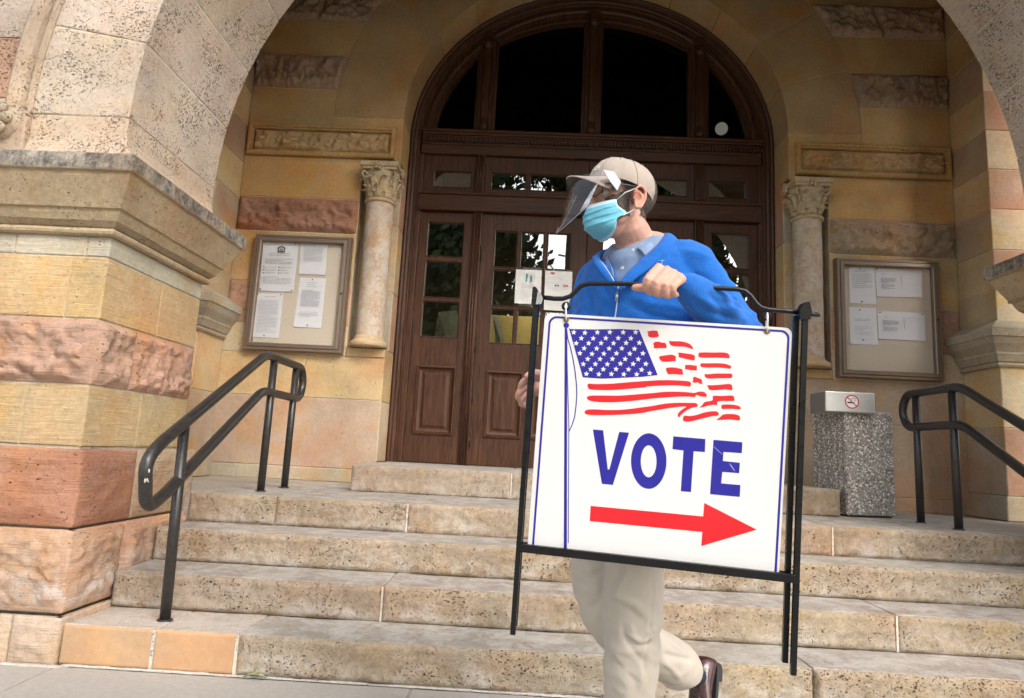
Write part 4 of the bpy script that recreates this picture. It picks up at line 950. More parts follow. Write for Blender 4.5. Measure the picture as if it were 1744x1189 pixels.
prs = [("upper left notice in the cabinet above the litter bin, typed only in its top half", [(.22, .62, .08, .12, 1, .012), (.1, .85, .17, .58, 8, .008)], [(.4, .03), (.45, .95)]),
       ("upper wide double notice in the cabinet above the litter bin", [(.1, .2, .18, .22, 1, .01), (.1, .42, .32, .5, 5, .013), (.1, .4, .56, .72, 4, .013)], [(.02, .02)]),
       ("lower left notice in the cabinet above the litter bin, with short centred lines", [(.15, .75, .3, .38, 2, .006), (.15, .8, .5, .75, 5, .005)], [(.38, .07), (.45, .88)]),
       ("lower wide double notice in the cabinet above the litter bin, with a bent corner", [(.12, .2, .2, .24, 1, .01), (.1, .42, .33, .5, 5, .013), (.1, .4, .56, .72, 4, .013), (.6, .95, .2, .24, 1, .006)], [(.04, .06), (.94, .05)])]
for (lb, ln, pn), q in zip(prs, PR):
    o = paper(q, lb, ln, pn)
    if 'double' in lb:
        m2 = MB(); m2.add([quad_pt(q, u, w, -.0468) for u, w in ((.535, .22), (.545, .22), (.56, .62), (.55, .62))], [(3, 2, 1, 0)]); m2.obj("fold_line", M_ink, o, fix=False)

# ---------------------------------------------------------------- litter bin
t = NT("exposed aggregate"); v = t.coord()
vo = t.n("TexVoronoi", {"Vector": v, "Scale": 85.0}, feature='F1'); sc_ = t.n("SeparateColor", {0: vo.outputs["Color"]})
c = t.n("ValToRGB", {0: sc_.outputs[0]}); cr = c.color_ramp; cr.interpolation = 'CONSTANT'
cr.elements[0].color = (.09, .08, .075, 1); cr.elements[1].position = .28; cr.elements[1].color = (.30, .26, .22, 1)
for p_, cc_ in ((.5, (.66, .60, .53, 1)), (.68, (.25, .24, .22, 1)), (.76, (.80, .78, .74, 1)), (.92, (.28, .22, .17, 1))): e = cr.elements.new(p_); e.color = cc_
ed = t.mr(vo.outputs["Distance"], .35, .62, 0, 1); c = t.mix(ed, c.outputs[0], (.27, .25, .23))
t.pbsdf(Base_Color=c, Roughness=.8, Normal=t.bump(t.mr(vo.outputs["Distance"], 0, .6, 1, 0), .7, .004)); M_agg = t.m
A = Vector((1.722, -.85, .66)); an = R_(12); BX = Vector((math.cos(an), math.sin(an), 0)); BY = Vector((-math.sin(an), math.cos(an), 0))
bn = thing("litter_bin", A+BX*.185+BY*.185, "square speckled aggregate litter bin with a metal hood and no smoking sticker", "litter bin")
def bmap(p): return A+BX*p[0]+BY*p[1]+Vector((0, 0, p[2]))
def rbox(mb, x0, x1, y0, y1, z0, z1, b, col=(.5, .5, .5)):
    m = MB(); m.box(x0, x1, y0, y1, z0, z1, b, col); mb.add([bmap(p) for p in m.v], m.f, col)
mb = MB(); rbox(mb, 0, .37, 0, .37, .012, .715, .012); mb.obj("body", M_agg, bn)
mb = MB(); rbox(mb, .02, .35, .02, .35, 0, .014, .002); mb.obj("foot", M_blk, bn)
M_steel = simple_mat("brushed steel", (.52, .54, .54), .38, .75, var=.05, vscale=40)
mb = MB(); rbox(mb, .004, .366, .004, .366, .713, .722, .002); mb.obj("lid_plate", M_steel, bn)
mh = MB(); mh.box(1.575, 1.915, -.875, -.62, 1.362, 1.505, .008)
hood = mh.obj("hood", M_steel, bn)
mb = MB(); M_rim = simple_mat("sticker red", (.45, .02, .03), .4); M_wht = simple_mat("sticker white", (.75, .75, .75), .4)
cx, cz = 1.755, 1.437; n = 36
def disc(mb, r0, r1, y): mb.add([(cx+r*math.cos(2*math.pi*k/n), y, cz+r*math.sin(2*math.pi*k/n)) for r in (r0, r1) for k in range(n)], [(k, (k+1) % n, n+(k+1) % n, n+k) for k in range(n)])
m1 = MB(); m1.add([(cx+.047*math.cos(2*math.pi*k/n), -.8757, cz+.047*math.sin(2*math.pi*k/n)) for k in range(n)], [tuple(range(n))]); m1.obj("sticker", M_wht, hood, fix=False)
m1 = MB()
m1.box(cx-.032, cx+.006, -.8766, -.8758, cz-.011, cz-.001); m1.box(cx+.012, cx+.017, -.8766, -.8758, cz-.011, cz-.001)
m1.tube([(cx+.014, -.8764, cz+.004), (cx+.024, -.8764, cz+.008), (cx+.018, -.8764, cz+.016), (cx+.026, -.8764, cz+.022), (cx+.006, -.8764, cz+.026), (cx-.004, -.8764, cz+.018), (cx+.004, -.8764, cz+.010)], .0016, 6); m1.obj("cigarette_symbol", M_blk, hood)
m1 = MB(); disc(m1, .040, .048, -.8772)
c_, s_ = math.cos(R_(-45)), math.sin(R_(-45)); m1.add([(cx+a*c_-b*s_, -.8773, cz+a*s_+b*c_) for a, b in ((-.041, -.0035), (.041, -.0035), (.041, .0035), (-.041, .0035))], [(0, 1, 2, 3)]); m1.obj("prohibition_ring", M_rim, hood, fix=False)
mb = MB(); V = []; F = []
for j in range(5):
    for i in range(9): V.append((1.60+.27*i/8, -.72+.16*j/4, 1.508+.020*(i/8)*(1-abs(j-2)/3)+.012*fbm(Vector((i*.4, j*.5, 1)), 3)))
for j in range(4):
    for i in range(8): b = j*9+i; F.append((b, b+1, b+10, b+9))
mb.add(V, F, (.7, .7, .7), True); lt = mb.obj("crumpled_paper", M_paper); tag(lt, "crumpled white paper poking out on top of the litter bin's metal hood", "litter")

# ---------------------------------------------------------------- the sandwich sign
SM = Matrix(((0.9932232, 0.11250949, 0.02914248), (-0.10919535, 0.98922536, -0.097517), (-0.03980007, 0.09367392, 0.99480709)))
SC = Vector((-0.13269374, -3.80515055, 1.03043116))
def SP(x, y, z): return SC+SM @ Vector((x, y, z))
sg = thing("sandwich_sign", SC, "black metal sandwich sign with a white VOTE panel, flag and red arrow", "sign", M=SM)
t = NT("sign white enamel"); v = t.coord(); n1 = t.noise(v, 3, 4); t.pbsdf(Base_Color=t.mix(n1, (.64, .64, .65), (.70, .70, .70)), Roughness=.33, Specular_IOR_Level=.5); M_sw = t.m
M_sblue = simple_mat("sign blue vinyl", (.016, .014, .27), .35, var=.05, vscale=6); M_sred = simple_mat("sign red vinyl", (.62, .010, .018), .4, var=.04, vscale=6); M_scr = simple_mat("scratched vinyl", (.30, .32, .62), .6)
M_sblk = simple_mat("black enamelled steel", (.006, .0065, .007), .3, .0, var=.2, vscale=30, bumps=.1, spec=.35)
def rrect(x0, x1, z0, z1, r, n=6):
    P = []
    for cx, cz, a0 in ((x1-r, z1-r, 0), (x0+r, z1-r, 90), (x0+r, z0+r, 180), (x1-r, z0+r, 270)):
        for k in range(n+1): a = R_(a0+90*k/n); P.append((cx+r*math.cos(a), cz+r*math.sin(a)))
    return P
mb = MB(); mb.prism(rrect(-.305, .305, -.3041, .3041, .018), 0, .0035); panel = mb.obj("sign_panel", M_sw, sg, local=True)
YA = -.0006
def flat(name, polys, mat, y=YA, parent=None):
    mb = MB()
    for p in polys: mb.add([(x, y, z) for x, z in p], [tuple(range(len(p)))])
    return mb.obj(name, mat, parent or panel, local=True, fix=False)
flat("flag_field", [SG['canton']], M_sblue)
st = []
for (x, z) in SG['stars']:
    r = .0076; st.append([(x+(r if k % 2 == 0 else r*.42)*math.sin(k*math.pi/5+.05), z+(r if k % 2 == 0 else r*.42)*math.cos(k*math.pi/5+.05)) for k in range(10)])
flat("stars", st, M_sw, y=YA*2.2)
def smooth_poly(P, k=1):
    for _ in range(k):
        Q = []
        for i in range(len(P)):
            a, b = P[i], P[(i+1) % len(P)]; Q += [(a[0]*.8+b[0]*.2, a[1]*.8+b[1]*.2), (a[0]*.2+b[0]*.8, a[1]*.2+b[1]*.8)]
        P = Q
    return P
flat("flag_stripes", [smooth_poly(p) for p in SG['stripes']], M_sred)
[flat("letter", [SG[k]], M_sblue) for k in "VTE"]
mb = MB(); n = len(SG['O'])
mb.add([(x, YA, z) for x, z in SG['O']]+[(x, YA, z) for x, z in SG['Oi']], [(i, (i+1) % n, n+(i+1) % n, n+i) for i in range(n)]); mb.obj("letter", M_sblue, panel, local=True, fix=False)
flat("arrow", [SG['arrow']], M_sred)
[flat("scratch", [SG[k]], M_scr, y=YA*2.2) for k in ("scratch", "scratch2")]
mb = MB(); o_ = rrect(-.2938, .2995, -.33, .2975, .021, 8); i_ = rrect(-.2886, .2943, -.34, .2923, .0165, 8); n = len(o_)
top = [k for k in range(n) if o_[k][1] > -.29]
o2_ = [(o_[0][0], -.304)]+[o_[k] for k in top]+[(-.2938, -.304)]; i2_ = [(i_[0][0], -.304)]+[i_[k] for k in top]+[(-.2886, -.304)]; n = len(o2_)
mb.add([(x, YA, z) for x, z in o2_]+[(x, YA, z) for x, z in i2_], [(i, i+1, n+i+1, n+i) for i in range(n-1)]); mb.obj("border", M_sblue, panel, local=True, fix=False)
pole = [(-.2510, .268), (-.2449, .268), (-.2043, -.304), (-.2120, -.304)]
bl = [(-.2478+.0073*math.cos(k*math.pi/8), .2755+.0073*math.sin(k*math.pi/8)) for k in range(16)]
flat("flagpole", [pole, bl], M_sblue, y=YA*1.5)
mb = MB()
for P_, w in ((SG['halyard'], .0013), (SG['halyard2'], .0010)):
    for a, b in zip(P_[:-1], P_[1:]):
        d = Vector((b[0]-a[0], b[1]-a[1])).normalized(); nx, nz = -d.y*w, d.x*w
        mb.add([(a[0]-nx, YA, a[1]-nz), (b[0]-nx, YA, b[1]-nz), (b[0]+nx, YA, b[1]+nz), (a[0]+nx, YA, a[1]+nz)], [(0, 1, 2, 3)])
mb.obj("halyard", M_sblue, panel, local=True, fix=False)
M_brass = simple_mat("tarnished brass", (.28, .19, .07), .4, .9); M_tie = simple_mat("white nylon", (.72, .72, .72), .4)
for x, z, zr in ((-.2489, .2905, .3245), (.2461, .2925, .330)):
    mb = MB(); mb.tube([(x+.0055*math.cos(a), -.0012, z+.0055*math.sin(a)) for a in [k*math.pi/8 for k in range(16)]], .0022, 6, closed=True, up=(0, 1, 0)); mb.obj("grommet", M_brass, panel, local=True)
    mb = MB(); mb.tube([(x, -.003, z-.002), (x-.001, -.006, z+.008), (x-.002, -.008, (z+zr)/2), (x-.003, -.010, zr-.002), (x-.003, -.006, zr+.006), (x-.003, .004, zr+.002), (x-.002, .005, (z+zr)/2), (x, .003, z+.002)], .0022, 8); mb.obj("hook", M_tie, sg, local=True)
    mb = MB(); mb.tube([(x-.003+.0085*math.cos(a), .0, zr+.0085*math.sin(a)) for a in [k*math.pi/10 for k in range(20)]], .0034, 8, closed=True, up=(0, 1, 0)); mb.obj("ring", M_sblk, sg, local=True)
# frame: two folded legs frames, crossbars, handle
HZ = [(-.333, .345), (-.285, .3425), (-.262, .3437), (-.243, .351), (-.231, .364), (-.218, .379), (-.199, .3865), (-.115, .391), (.06, .3925), (.168, .3925), (.188, .389), (.202, .378), (.216, .360), (.228, .350), (.246, .3457), (.283, .3452), (.328, .3440)]
mb = MB(); mb.tube([(x, .0, z) for x, z in HZ], .0061, 12); handle = mb.obj("handle", M_sblk, sg, local=True)
for (xt, xb, zt, zb, y0) in ((-.3295, -.3240, .350, -.5085, -.014), (.3285, .3450, .350, -.5160, -.014), (-.3290, -.3235, .335, -.4950, .012), (.3150, .3320, .335, -.4990, .012)):
    mb = MB(); w, d = .0064, .0060
    V = [(x_+sx*w, y0+sy*d, z_) for x_, z_ in ((xt, zt), (xb, zb)) for sx, sy in ((-1, -1), (1, -1), (1, 1), (-1, 1))]
    mb.add(V, [(0, 1, 2, 3), (7, 6, 5, 4)]+[(k, 4+k, 4+(k+1) % 4, (k+1) % 4) for k in range(4)]); mb.obj("leg", M_sblk, sg, local=True)
mb = MB(); mb.box(-.3215, .336, -.0225, -.0095, -.3035, -.2835, .0015); mb.obj("crossbar", M_sblk, sg, local=True)
mb = MB(); mb.box(-.3215, .330, .008, .016, -.300, -.285, .0015); mb.obj("crossbar", M_sblk, sg, local=True)
for s in (-1, 1):
    mb = MB(); x = s*.3285
    P = [(x-.011, .325), (x+.011, .325), (x+.013, .345), (x+.007, .368), (x-.004, .366), (x-.015, .345)] if s > 0 else [(x-.011, .320), (x+.010, .320), (x+.016, .335), (x+.012, .350), (x-.004, .368), (x-.011, .366)]
    mb.prism(P, -.024, .020); mb.obj("hinge_bracket", M_sblk, sg, local=True)
mb = MB(); mb.tube([(.332, -.004, .342), (.360, -.004, .340)], .0062, 10); mb.tube([(.352, -.004, .3405), (.3655, -.004, .339)], .0045, 8); mb.obj("hinge_bolt", M_sblk, sg, local=True)
mb = MB(); mb.prism([(-.3275, .322), (-.3135, .324), (-.3105, .338), (-.3165, .350), (-.3245, .360)], -.026, -.0235); mb.obj("worn_plate", simple_mat("worn galvanised plate", (.42, .42, .41), .5, .6, var=.25, vscale=120), sg, local=True)
mb = MB(); lf = Vector((-1.565, -2.60, .004)); V = []; F = []
for j in range(9):
    t_ = j/8; w = .022*math.sin(math.pi*min(1, t_*1.05))**.8+.001
    for i in (-1, 0, 1): V.append(lf+Vector((.095*t_-.02, .012*math.sin(t_*3)+i*w*.8, .004+.006*abs(i)+.010*math.sin(t_*3.14))))
for j in range(8):
    for i in range(2): b_ = j*3+i; F.append((b_, b_+1, b_+4, b_+3))
mb.add(V, F, (.3, .35, .1), True); mb.tube([lf+Vector((-.05, .004, .003)), lf+Vector((-.02, 0, .008))], .0012, 6)
tag(mb.obj("fallen_leaf", simple_mat("yellowing leaf", (.26, .27, .13), .6, var=.3, vscale=60)), "single pale green fallen leaf on the pavement against the lowest step", "leaf")
# ---------------------------------------------------------------- the man carrying the sign
def V3(p): return Vector(p)
def remeshed(name, mb, voxel, smooth=4, fac=.5):
    me = bpy.data.meshes.new("raw"); me.from_pydata([tuple(p) for p in mb.v], [], mb.f)
    bm = bmesh.new(); bm.from_mesh(me); bmesh.ops.recalc_face_normals(bm, faces=bm.faces[:]); bm.to_mesh(me); bm.free()
    o = bpy.data.objects.new("raw", me); COL.objects.link(o)
    m = o.modifiers.new("r", 'REMESH'); m.mode = 'VOXEL'; m.voxel_size = voxel
    if smooth: s_ = o.modifiers.new("s", 'SMOOTH'); s_.iterations = smooth; s_.factor = fac
    dg = bpy.context.evaluated_depsgraph_get(); dg.update()
    res = bpy.data.meshes.new_from_object(o.evaluated_get(dg)); res.name = name
    bpy.data.objects.remove(o); bpy.data.meshes.remove(me)
    return res
from mathutils.kdtree import KDTree
def brush(me, strokes, tree=None):
    """strokes: (polyline, width, height[, end taper]); moves vertices along their normals with a soft profile"""
    kd = KDTree(len(me.vertices))
    for v in me.vertices: kd.insert(v.co, v.index)
    kd.balance()
    nr = [v.normal.copy() for v in me.vertices]; disp = {}
    for st_ in strokes:
        P = [Vector(p) for p in st_[0]]; w, h = st_[1], st_[2]
        tot = sum((a-b).length for a, b in zip(P[:-1], P[1:])); best = {}
        acc = 0
        for a, b in zip(P[:-1], P[1:]):
            L = (b-a).length; n = max(2, int(L/(w*.4)))
            for k in range(n):
                q = a.lerp(b, k/n); t = (acc+L*k/n)/max(tot, 1e-6); g = min(1, min(t, 1-t)*4+.12)
                for co, idx, d in kd.find_range(q, w*2.4):
                    val = g*math.exp(-(d/w)**2)
                    if val > best.get(idx, 0): best[idx] = val
            acc += L
        for i, val in best.items(): disp[i] = disp.get(i, 0)+val*h
    for i, d in disp.items(): me.vertices[i].co += nr[i]*d
def finish(me, name, mat, parent, colf=(.5, .5, .5, 0), smooth=True):
    off = WLOC[parent.name]
    ca = me.color_attributes.new("col", 'FLOAT_COLOR', 'CORNER') if "col" not in me.color_attributes else me.color_attributes["col"]
    buf = []
    for p in me.polygons:
        c = colf(p.center, p.normal) if callable(colf) else colf; buf += list(c if len(c) == 4 else (*c, 0))*p.loop_total
    ca.data.foreach_set("color", buf)
    me.transform(Matrix.Translation(-off)); me.polygons.foreach_set("use_smooth", [smooth]*len(me.polygons)); me.materials.clear(); me.materials.append(mat)
    o = bpy.data.objects.new(name, me); COL.objects.link(o); o.parent = parent; WLOC[o.name] = off; return o
def chain(mb, pts, radii, seg=16, flat=1.0, up=None, sub=4):
    """smooth limb through joints, rounded ends"""
    P = [Vector(p) for p in pts]; Q = []; RR = []
    n = len(P)
    for i in range(n-1):
        p0, p1, p2, p3 = P[max(0, i-1)], P[i], P[i+1], P[min(n-1, i+2)]
        for k in range(sub):
            t = k/sub; Q.append(.5*((2*p1)+(p2-p0)*t+(2*p0-5*p1+4*p2-p3)*t*t+(-p0+3*p1-3*p2+p3)*t**3)); RR.append(radii[i]*(1-t)+radii[i+1]*t)
    Q.append(P[-1]); RR.append(radii[-1])
    d0 = (Q[0]-Q[1]).normalized(); d1 = (Q[-1]-Q[-2]).normalized(); r0, r1 = RR[0], RR[-1]
    pre = [(Q[0]+d0*r0*math.sin(a), r0*math.cos(a)) for a in (1.45, 1.1, .75, .4)]; post = [(Q[-1]+d1*r1*math.sin(a), r1*math.cos(a)) for a in (.4, .75, 1.1, 1.45)]
    mb.tube([p for p, _ in pre]+Q+[p for p, _ in post], [r for _, r in pre]+RR+[r for _, r in post], seg, up=up, flat=flat)
def surf(me):
    return BVHTree.FromPolygons([v.co for v in me.vertices], [tuple(p.vertices) for p in me.polygons])
FW = Vector((-.65, -.76, 0)); LT = Vector((.76, -.65, 0)); UP = Vector((0, 0, 1))

FOOT = Vector((-0.1180, -3.4310, 0.0440)); 
man = thing("person", (FOOT.x, FOOT.y, 0), "man in tan cap, mask, clear visor, blue fleece and khaki trousers carrying the sign", "person")
# joints
HC = Vector((-0.2110, -3.6290, 1.7200))
SL, SR = Vector((-0.0120, -3.6650, 1.5300)), Vector((-0.2600, -3.4490, 1.5270))
EL, WL = Vector((0.1190, -3.6630, 1.3450)), Vector((-0.0670, -3.8560, 1.4120))
ER, WR = Vector((-0.3280, -3.3170, 1.3100)), Vector((-0.4060, -3.4240, 1.1980))
HPL, KL, AL = Vector((-0.1210, -3.5310, 0.9010)), Vector((-0.1410, -3.5280, 0.4780)), Vector((-0.1260, -3.4360, 0.0760))
HPR, KR, AR = Vector((-0.1920, -3.4020, 0.9010)), Vector((-0.1900, -3.4420, 0.4990)), Vector((0.1070, -3.1160, 0.2860))
TC = (SL+SR)/2; PC = (HPL+HPR)/2
hf = Vector((-.935, -.355, -.02)).normalized(); hl_ = UP.cross(hf).normalized(); hu = hf.cross(hl_).normalized()
def HD(f, l, u): return HC+hf*f+hl_*l+hu*u
HM = Matrix((hf, hl_, hu)).transposed()

def torso(mb, grow=0.0, zlo=.84, zhi=1.60):
    prof = [(.0, .205, .125), (.10, .198, .122), (.22, .195, .122), (.34, .203, .130), (.44, .212, .136), (.54, .205, .130), (.60, .178, .112), (.645, .125, .085), (.675, .085, .068)]
    V = []; F = []; n = 40
    zb = .86
    for k, (h, a, b) in enumerate(prof):
        t = h/.675; c = PC.lerp(TC, min(1, t*1.03)); c = Vector((c.x, c.y, zb+h*(TC.z+.115-zb)/.675))+FW*(.012*math.sin(t*3.1))
        a += grow; b += grow
        for i in range(n):
            an = 2*math.pi*i/n; ca, sa = math.cos(an), math.sin(an)
            V.append(c+LT*a*math.copysign(abs(ca)**.85, ca)+FW*b*math.copysign(abs(sa)**.9, sa))
    m = len(prof)
    for k in range(m-1):
        for i in range(n): F.append((k*n+i, k*n+(i+1) % n, (k+1)*n+(i+1) % n, (k+1)*n+i))
    F += [tuple(range(n-1, -1, -1)), tuple((m-1)*n+i for i in range(n))]
    mb.add(V, F)

# ---- body: one continuous skin surface
b = MB()
torso(b, -.022)
NB = Vector((-0.1690, -3.5860, 1.6100))
chain(b, [NB-UP*.06, NB+UP*.01, HD(-.020, 0, -.072), HD(-.010, 0, -.03)], [.060, .056, .052, .048], 20)
b.ball(HD(-.008, 0, .035), 1, 28, sc=(.093, .074, .083), M=HM)
b.ball(HD(.033, 0, -.028), 1, 24, sc=(.055, .057, .084), M=HM)
b.ball(HD(.022, 0, -.058), 1, 20, sc=(.050, .048, .036), M=HM); b.ball(HD(.050, 0, -.074), 1, 14, sc=(.02, .024, .018), M=HM)
for s in (-1, 1):
    b.ball(HD(.056, s*.040, -.016), .018, 14); chain(b, [HD(.086, s*.008, .021), HD(.083, s*.032, .026), HD(.066, s*.052, .018)], [.009, .010, .008], 10)
    chain(b, [HD(.006, s*.052, -.048), HD(.030, s*.042, -.070), HD(.050, s*.018, -.082)], [.013, .014, .013], 12)
    # ear
    E_ = HD(-.005, s*.074, -.013); Em = Matrix((hf, hl_*s, hu)).transposed()
    def EP(f, l, u): return E_+hf*f+hl_*(s*l)+hu*u
    b.ball(EP(0, .004, -.002), 1, 14, sc=(.014, .005, .027), M=HM)
    chain(b, [EP(.012, .004, .004), EP(.011, .009, .020), EP(.002, .013, .031), EP(-.011, .015, .028), EP(-.018, .015, .014), EP(-.017, .013, -.004), EP(-.011, .010, -.018), EP(-.002, .009, -.028), EP(.007, .006, -.028)], [.0035, .0038, .0042, .0045, .0042, .004, .0045, .0065, .005], 10)
    chain(b, [EP(.013, .003, -.018), EP(.015, .006, -.006), EP(.013, .003, .003)], [.004, .0045, .003], 8)
    chain(b, [EP(-.002, .008, .018), EP(-.009, .010, .006), EP(-.008, .008, -.008), EP(-.002, .007, -.016)], [.003, .0035, .0035, .003], 8)
chain(b, [HD(.088, 0, .022), HD(.095, 0, .000), HD(.102, 0, -.026), HD(.094, 0, -.036)], [.008, .008, .010, .009], 14)
for s in (-1, 1): b.ball(HD(.090, s*.010, -.032), .008, 10)
chain(b, [HD(.086, -.022, -.062), HD(.088, 0, -.058), HD(.086, .022, -.062)], [.006, .008, .006], 10); chain(b, [HD(.084, -.02, -.072), HD(.085, 0, -.071), HD(.084, .02, -.072)], [.006, .008, .006], 10)
# arms and legs under the clothes
chain(b, [SL, SL.lerp(EL, .5), EL, EL.lerp(WL, .5), WL], [.052, .046, .038, .036, .027], 16); chain(b, [SR, SR.lerp(ER, .5), ER, ER.lerp(WR, .5), WR], [.052, .046, .038, .036, .026], 16)
chain(b, [TC+UP*.04, SL+UP*.0], [.06, .05], 14); chain(b, [TC+UP*.04, SR], [.06, .05], 14)
for h_, k_, a_ in ((HPL, KL, AL), (HPR, KR, AR)): chain(b, [h_+UP*.02, h_.lerp(k_, .5), k_, k_.lerp(a_, .4), a_], [.085, .072, .052, .050, .034], 18)
# left hand closed round the handle, palm down
def fing(mcp, pip, dip, tip, r): chain(b, [mcp, pip, dip, tip], [r*1.06, r, r*.92, r*.8], 12, sub=4)
mcps = [Vector((-0.1580, -3.9070, 1.4460)), Vector((-0.1370, -3.9100, 1.4390)), Vector((-0.1170, -3.9040, 1.4310)), Vector((-0.0990, -3.8940, 1.4230))]
pips = [Vector((-0.1880, -3.9320, 1.4080)), Vector((-0.1680, -3.9360, 1.3990)), Vector((-0.1460, -3.9320, 1.3960)), Vector((-0.1250, -3.9210, 1.3960))]
dips = [Vector((-0.1820, -3.9100, 1.3900)), Vector((-0.1610, -3.9120, 1.3830)), Vector((-0.1390, -3.9090, 1.3810)), Vector((-0.1180, -3.9030, 1.3850))]
tips = [Vector((-0.1650, -3.8790, 1.3930)), Vector((-0.1430, -3.8800, 1.3890)), Vector((-0.1240, -3.8770, 1.3870)), Vector((-0.1060, -3.8750, 1.3900))]
for i in range(4): fing(mcps[i], pips[i], dips[i], tips[i], (.0112, .0115, .0108, .0095)[i])
for i in range(4): chain(b, [WL.lerp(Vector((-0.0810, -3.8630, 1.4240)), .5), mcps[i]+(WL-mcps[i])*.45+Vector((0, .006, .004)), mcps[i]], [.020, .0155, .0118], 12)
b.ball(mcps[0].lerp(WL, .45)+Vector((0, .012, -.006)), .020, 14); b.ball(mcps[2].lerp(WL, .4)+Vector((0, .014, -.006)), .018, 14)
chain(b, [WL+Vector((.0, .0, .0)), Vector((-0.1050, -3.8570, 1.4140)), Vector((-0.1460, -3.8580, 1.4090)), Vector((-0.1800, -3.8690, 1.4060)), Vector((-0.2080, -3.8770, 1.4030))], [.022, .0165, .0135, .0118, .0095], 12)
# right hand swinging loose, fingers lightly curled
pr = Vector((-0.4370, -3.4530, 1.1880))
chain(b, [WR, WR.lerp(pr, .5), pr], [.026, .027, .024], 16)
RF = [((-0.4540, -3.4770, 1.2080), (-0.4780, -3.5010, 1.1960), (-0.4860, -3.4890, 1.1770), (-0.4790, -3.4710, 1.1630), 0.0098), ((-0.4570, -3.4650, 1.1910), (-0.4840, -3.4880, 1.1720), (-0.4920, -3.4800, 1.1510), (-0.4810, -3.4630, 1.1400), 0.01), ((-0.4520, -3.4520, 1.1770), (-0.4780, -3.4700, 1.1520), (-0.4830, -3.4620, 1.1330), (-0.4720, -3.4450, 1.1280), 0.0095), ((-0.4440, -3.4350, 1.1640), (-0.4650, -3.4470, 1.1400), (-0.4660, -3.4400, 1.1260), (-0.4570, -3.4290, 1.1200), 0.0082)]
for a1, a2, a3, a4, r in RF: chain(b, [WR.lerp(V3(a1), .45), V3(a1), V3(a2), V3(a3), V3(a4)], [.017, r*1.15, r, r*.92, r*.8], 12)
chain(b, [WR, Vector((-0.4240, -3.4680, 1.2200)), Vector((-0.4490, -3.5050, 1.2230)), Vector((-0.4680, -3.5240, 1.2100))], [.022, .015, .0115, .009], 12)
me = remeshed("body", b, .0030, 3, .5)
# eye sockets, concha, knuckle creases
st_ = [([HD(.088, s*.022, .008), HD(.082, s*.042, .008)], .010, -.007) for s in (-1, 1)]
st_ += [([HD(-.001, .090, .001), HD(.001, .088, -.019)], .0055, -.011), ([HD(.02, .058, -.03), HD(.045, .05, -.045)], .02, -.002)]
for i in range(3):      # the valleys between the fingers
    m_ = (mcps[i]+mcps[i+1])/2; p_ = (pips[i]+pips[i+1])/2; st_.append(([m_+(WL-m_)*.2, m_, p_, (dips[i]+dips[i+1])/2], .0032, -.0055))
for i in range(4):      # knuckles and tendons
    st_.append(([mcps[i]+UP*.010, mcps[i]+UP*.011+Vector((.001, 0, 0))], .006, .0028)); st_.append(([pips[i]+Vector((-.004, -.01, .002)), pips[i]+Vector((-.002, -.01, .002))], .005, .0018)); st_.append(([mcps[i]+UP*.008, mcps[i].lerp(WL, .7)+UP*.012], .003, .0016))
brush(me, st_)
t = NT("skin"); v = t.coord(); at = t.n("Attribute", attribute_name="col"); n1 = t.noise(v, 60, 5, .65); n2 = t.noise(v, 14, 4)
c = t.mix(t.mr(n2, .35, .7, 0, .3), at.outputs["Color"], (.50, .22, .15)); g = t.mr(n1, .3, .7, .88, 1.1); c = t.mix(1.0, c, t.n("CombineColor", {0: g, 1: g, 2: g}).outputs[0], 'MULTIPLY')
t.pbsdf(Base_Color=c, Roughness=.48, Subsurface_Weight=.12, Subsurface_Radius=(.008, .003, .0015), Subsurface_Scale=1.0, Normal=t.bump(t.noise(v, 420, 3), .25, .001), Specular_IOR_Level=.4); M_skin = t.m
def skinc(c, n):
    for m in tips+dips:
        if (c-m).length < .012: return (.56, .30, .215)
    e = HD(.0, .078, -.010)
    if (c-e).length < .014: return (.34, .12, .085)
    e = HD(-.011, .09, -.007)
    if (c-e).length < .035: return (.60, .30, .22)
    return (.56, .325, .25)
body = finish(me, "body", M_skin, man, skinc)
BM = body.data

# ---- hair, beard: patches grown from the head surface
t = NT("short brown hair"); v = t.coord(); n1 = t.noise(v, 220, 4, .7); n2 = t.noise(v, 30, 3)
c = t.mix(t.mr(n1, .35, .65, 0, 1), (.022, .016, .013), (.13, .098, .078)); t.pbsdf(Base_Color=c, Roughness=.55, Normal=t.bump(n1, .8, .003)); M_hair = t.m
def patch(name, pred, off, mat, extra=0.0, strands=0, dirn=None, parent=body, slen=.012):
    o = Vector(WLOC[man.name]); mb = MB(); idx = {}
    V = []; F = []; cand = []
    for p in BM.polygons:
        c = p.center+o; d = c-HC; f, l, u = d.dot(hf), d.dot(hl_), d.dot(hu)
        if d.length < .17 and pred(f, l, u):
            ff = []
            for vi in p.vertices:
                if vi not in idx:
                    vv = BM.vertices[vi]; idx[vi] = len(V); q = vv.co+o; k = off*(1+.5*noise.noise(q*160)); V.append(q+vv.normal*k)
                ff.append(idx[vi])
            F.append(ff); cand.append((c, p.normal.copy()))
    mb.add(V, F, (.1, .08, .06), True)
    rr = random.Random(11)
    for k in range(strands):
        c, n = rr.choice(cand); c = c+Vector((rr.uniform(-.002, .002), rr.uniform(-.002, .002), rr.uniform(-.002, .002)))
        g = (dirn+Vector((rr.uniform(-.4, .4), rr.uniform(-.4, .4), rr.uniform(-.3, .3)))); g = (g-n*g.dot(n)+n*.45).normalized(); w = g.cross(n).normalized()*.0007
        L = slen*rr.uniform(.6, 1.3); mb.add([c-w+n*off*.4, c+w+n*off*.4, c+g*L], [(0, 1, 2)], (.1, .08, .06))
    return mb.obj(name, mat, parent, fix=False)
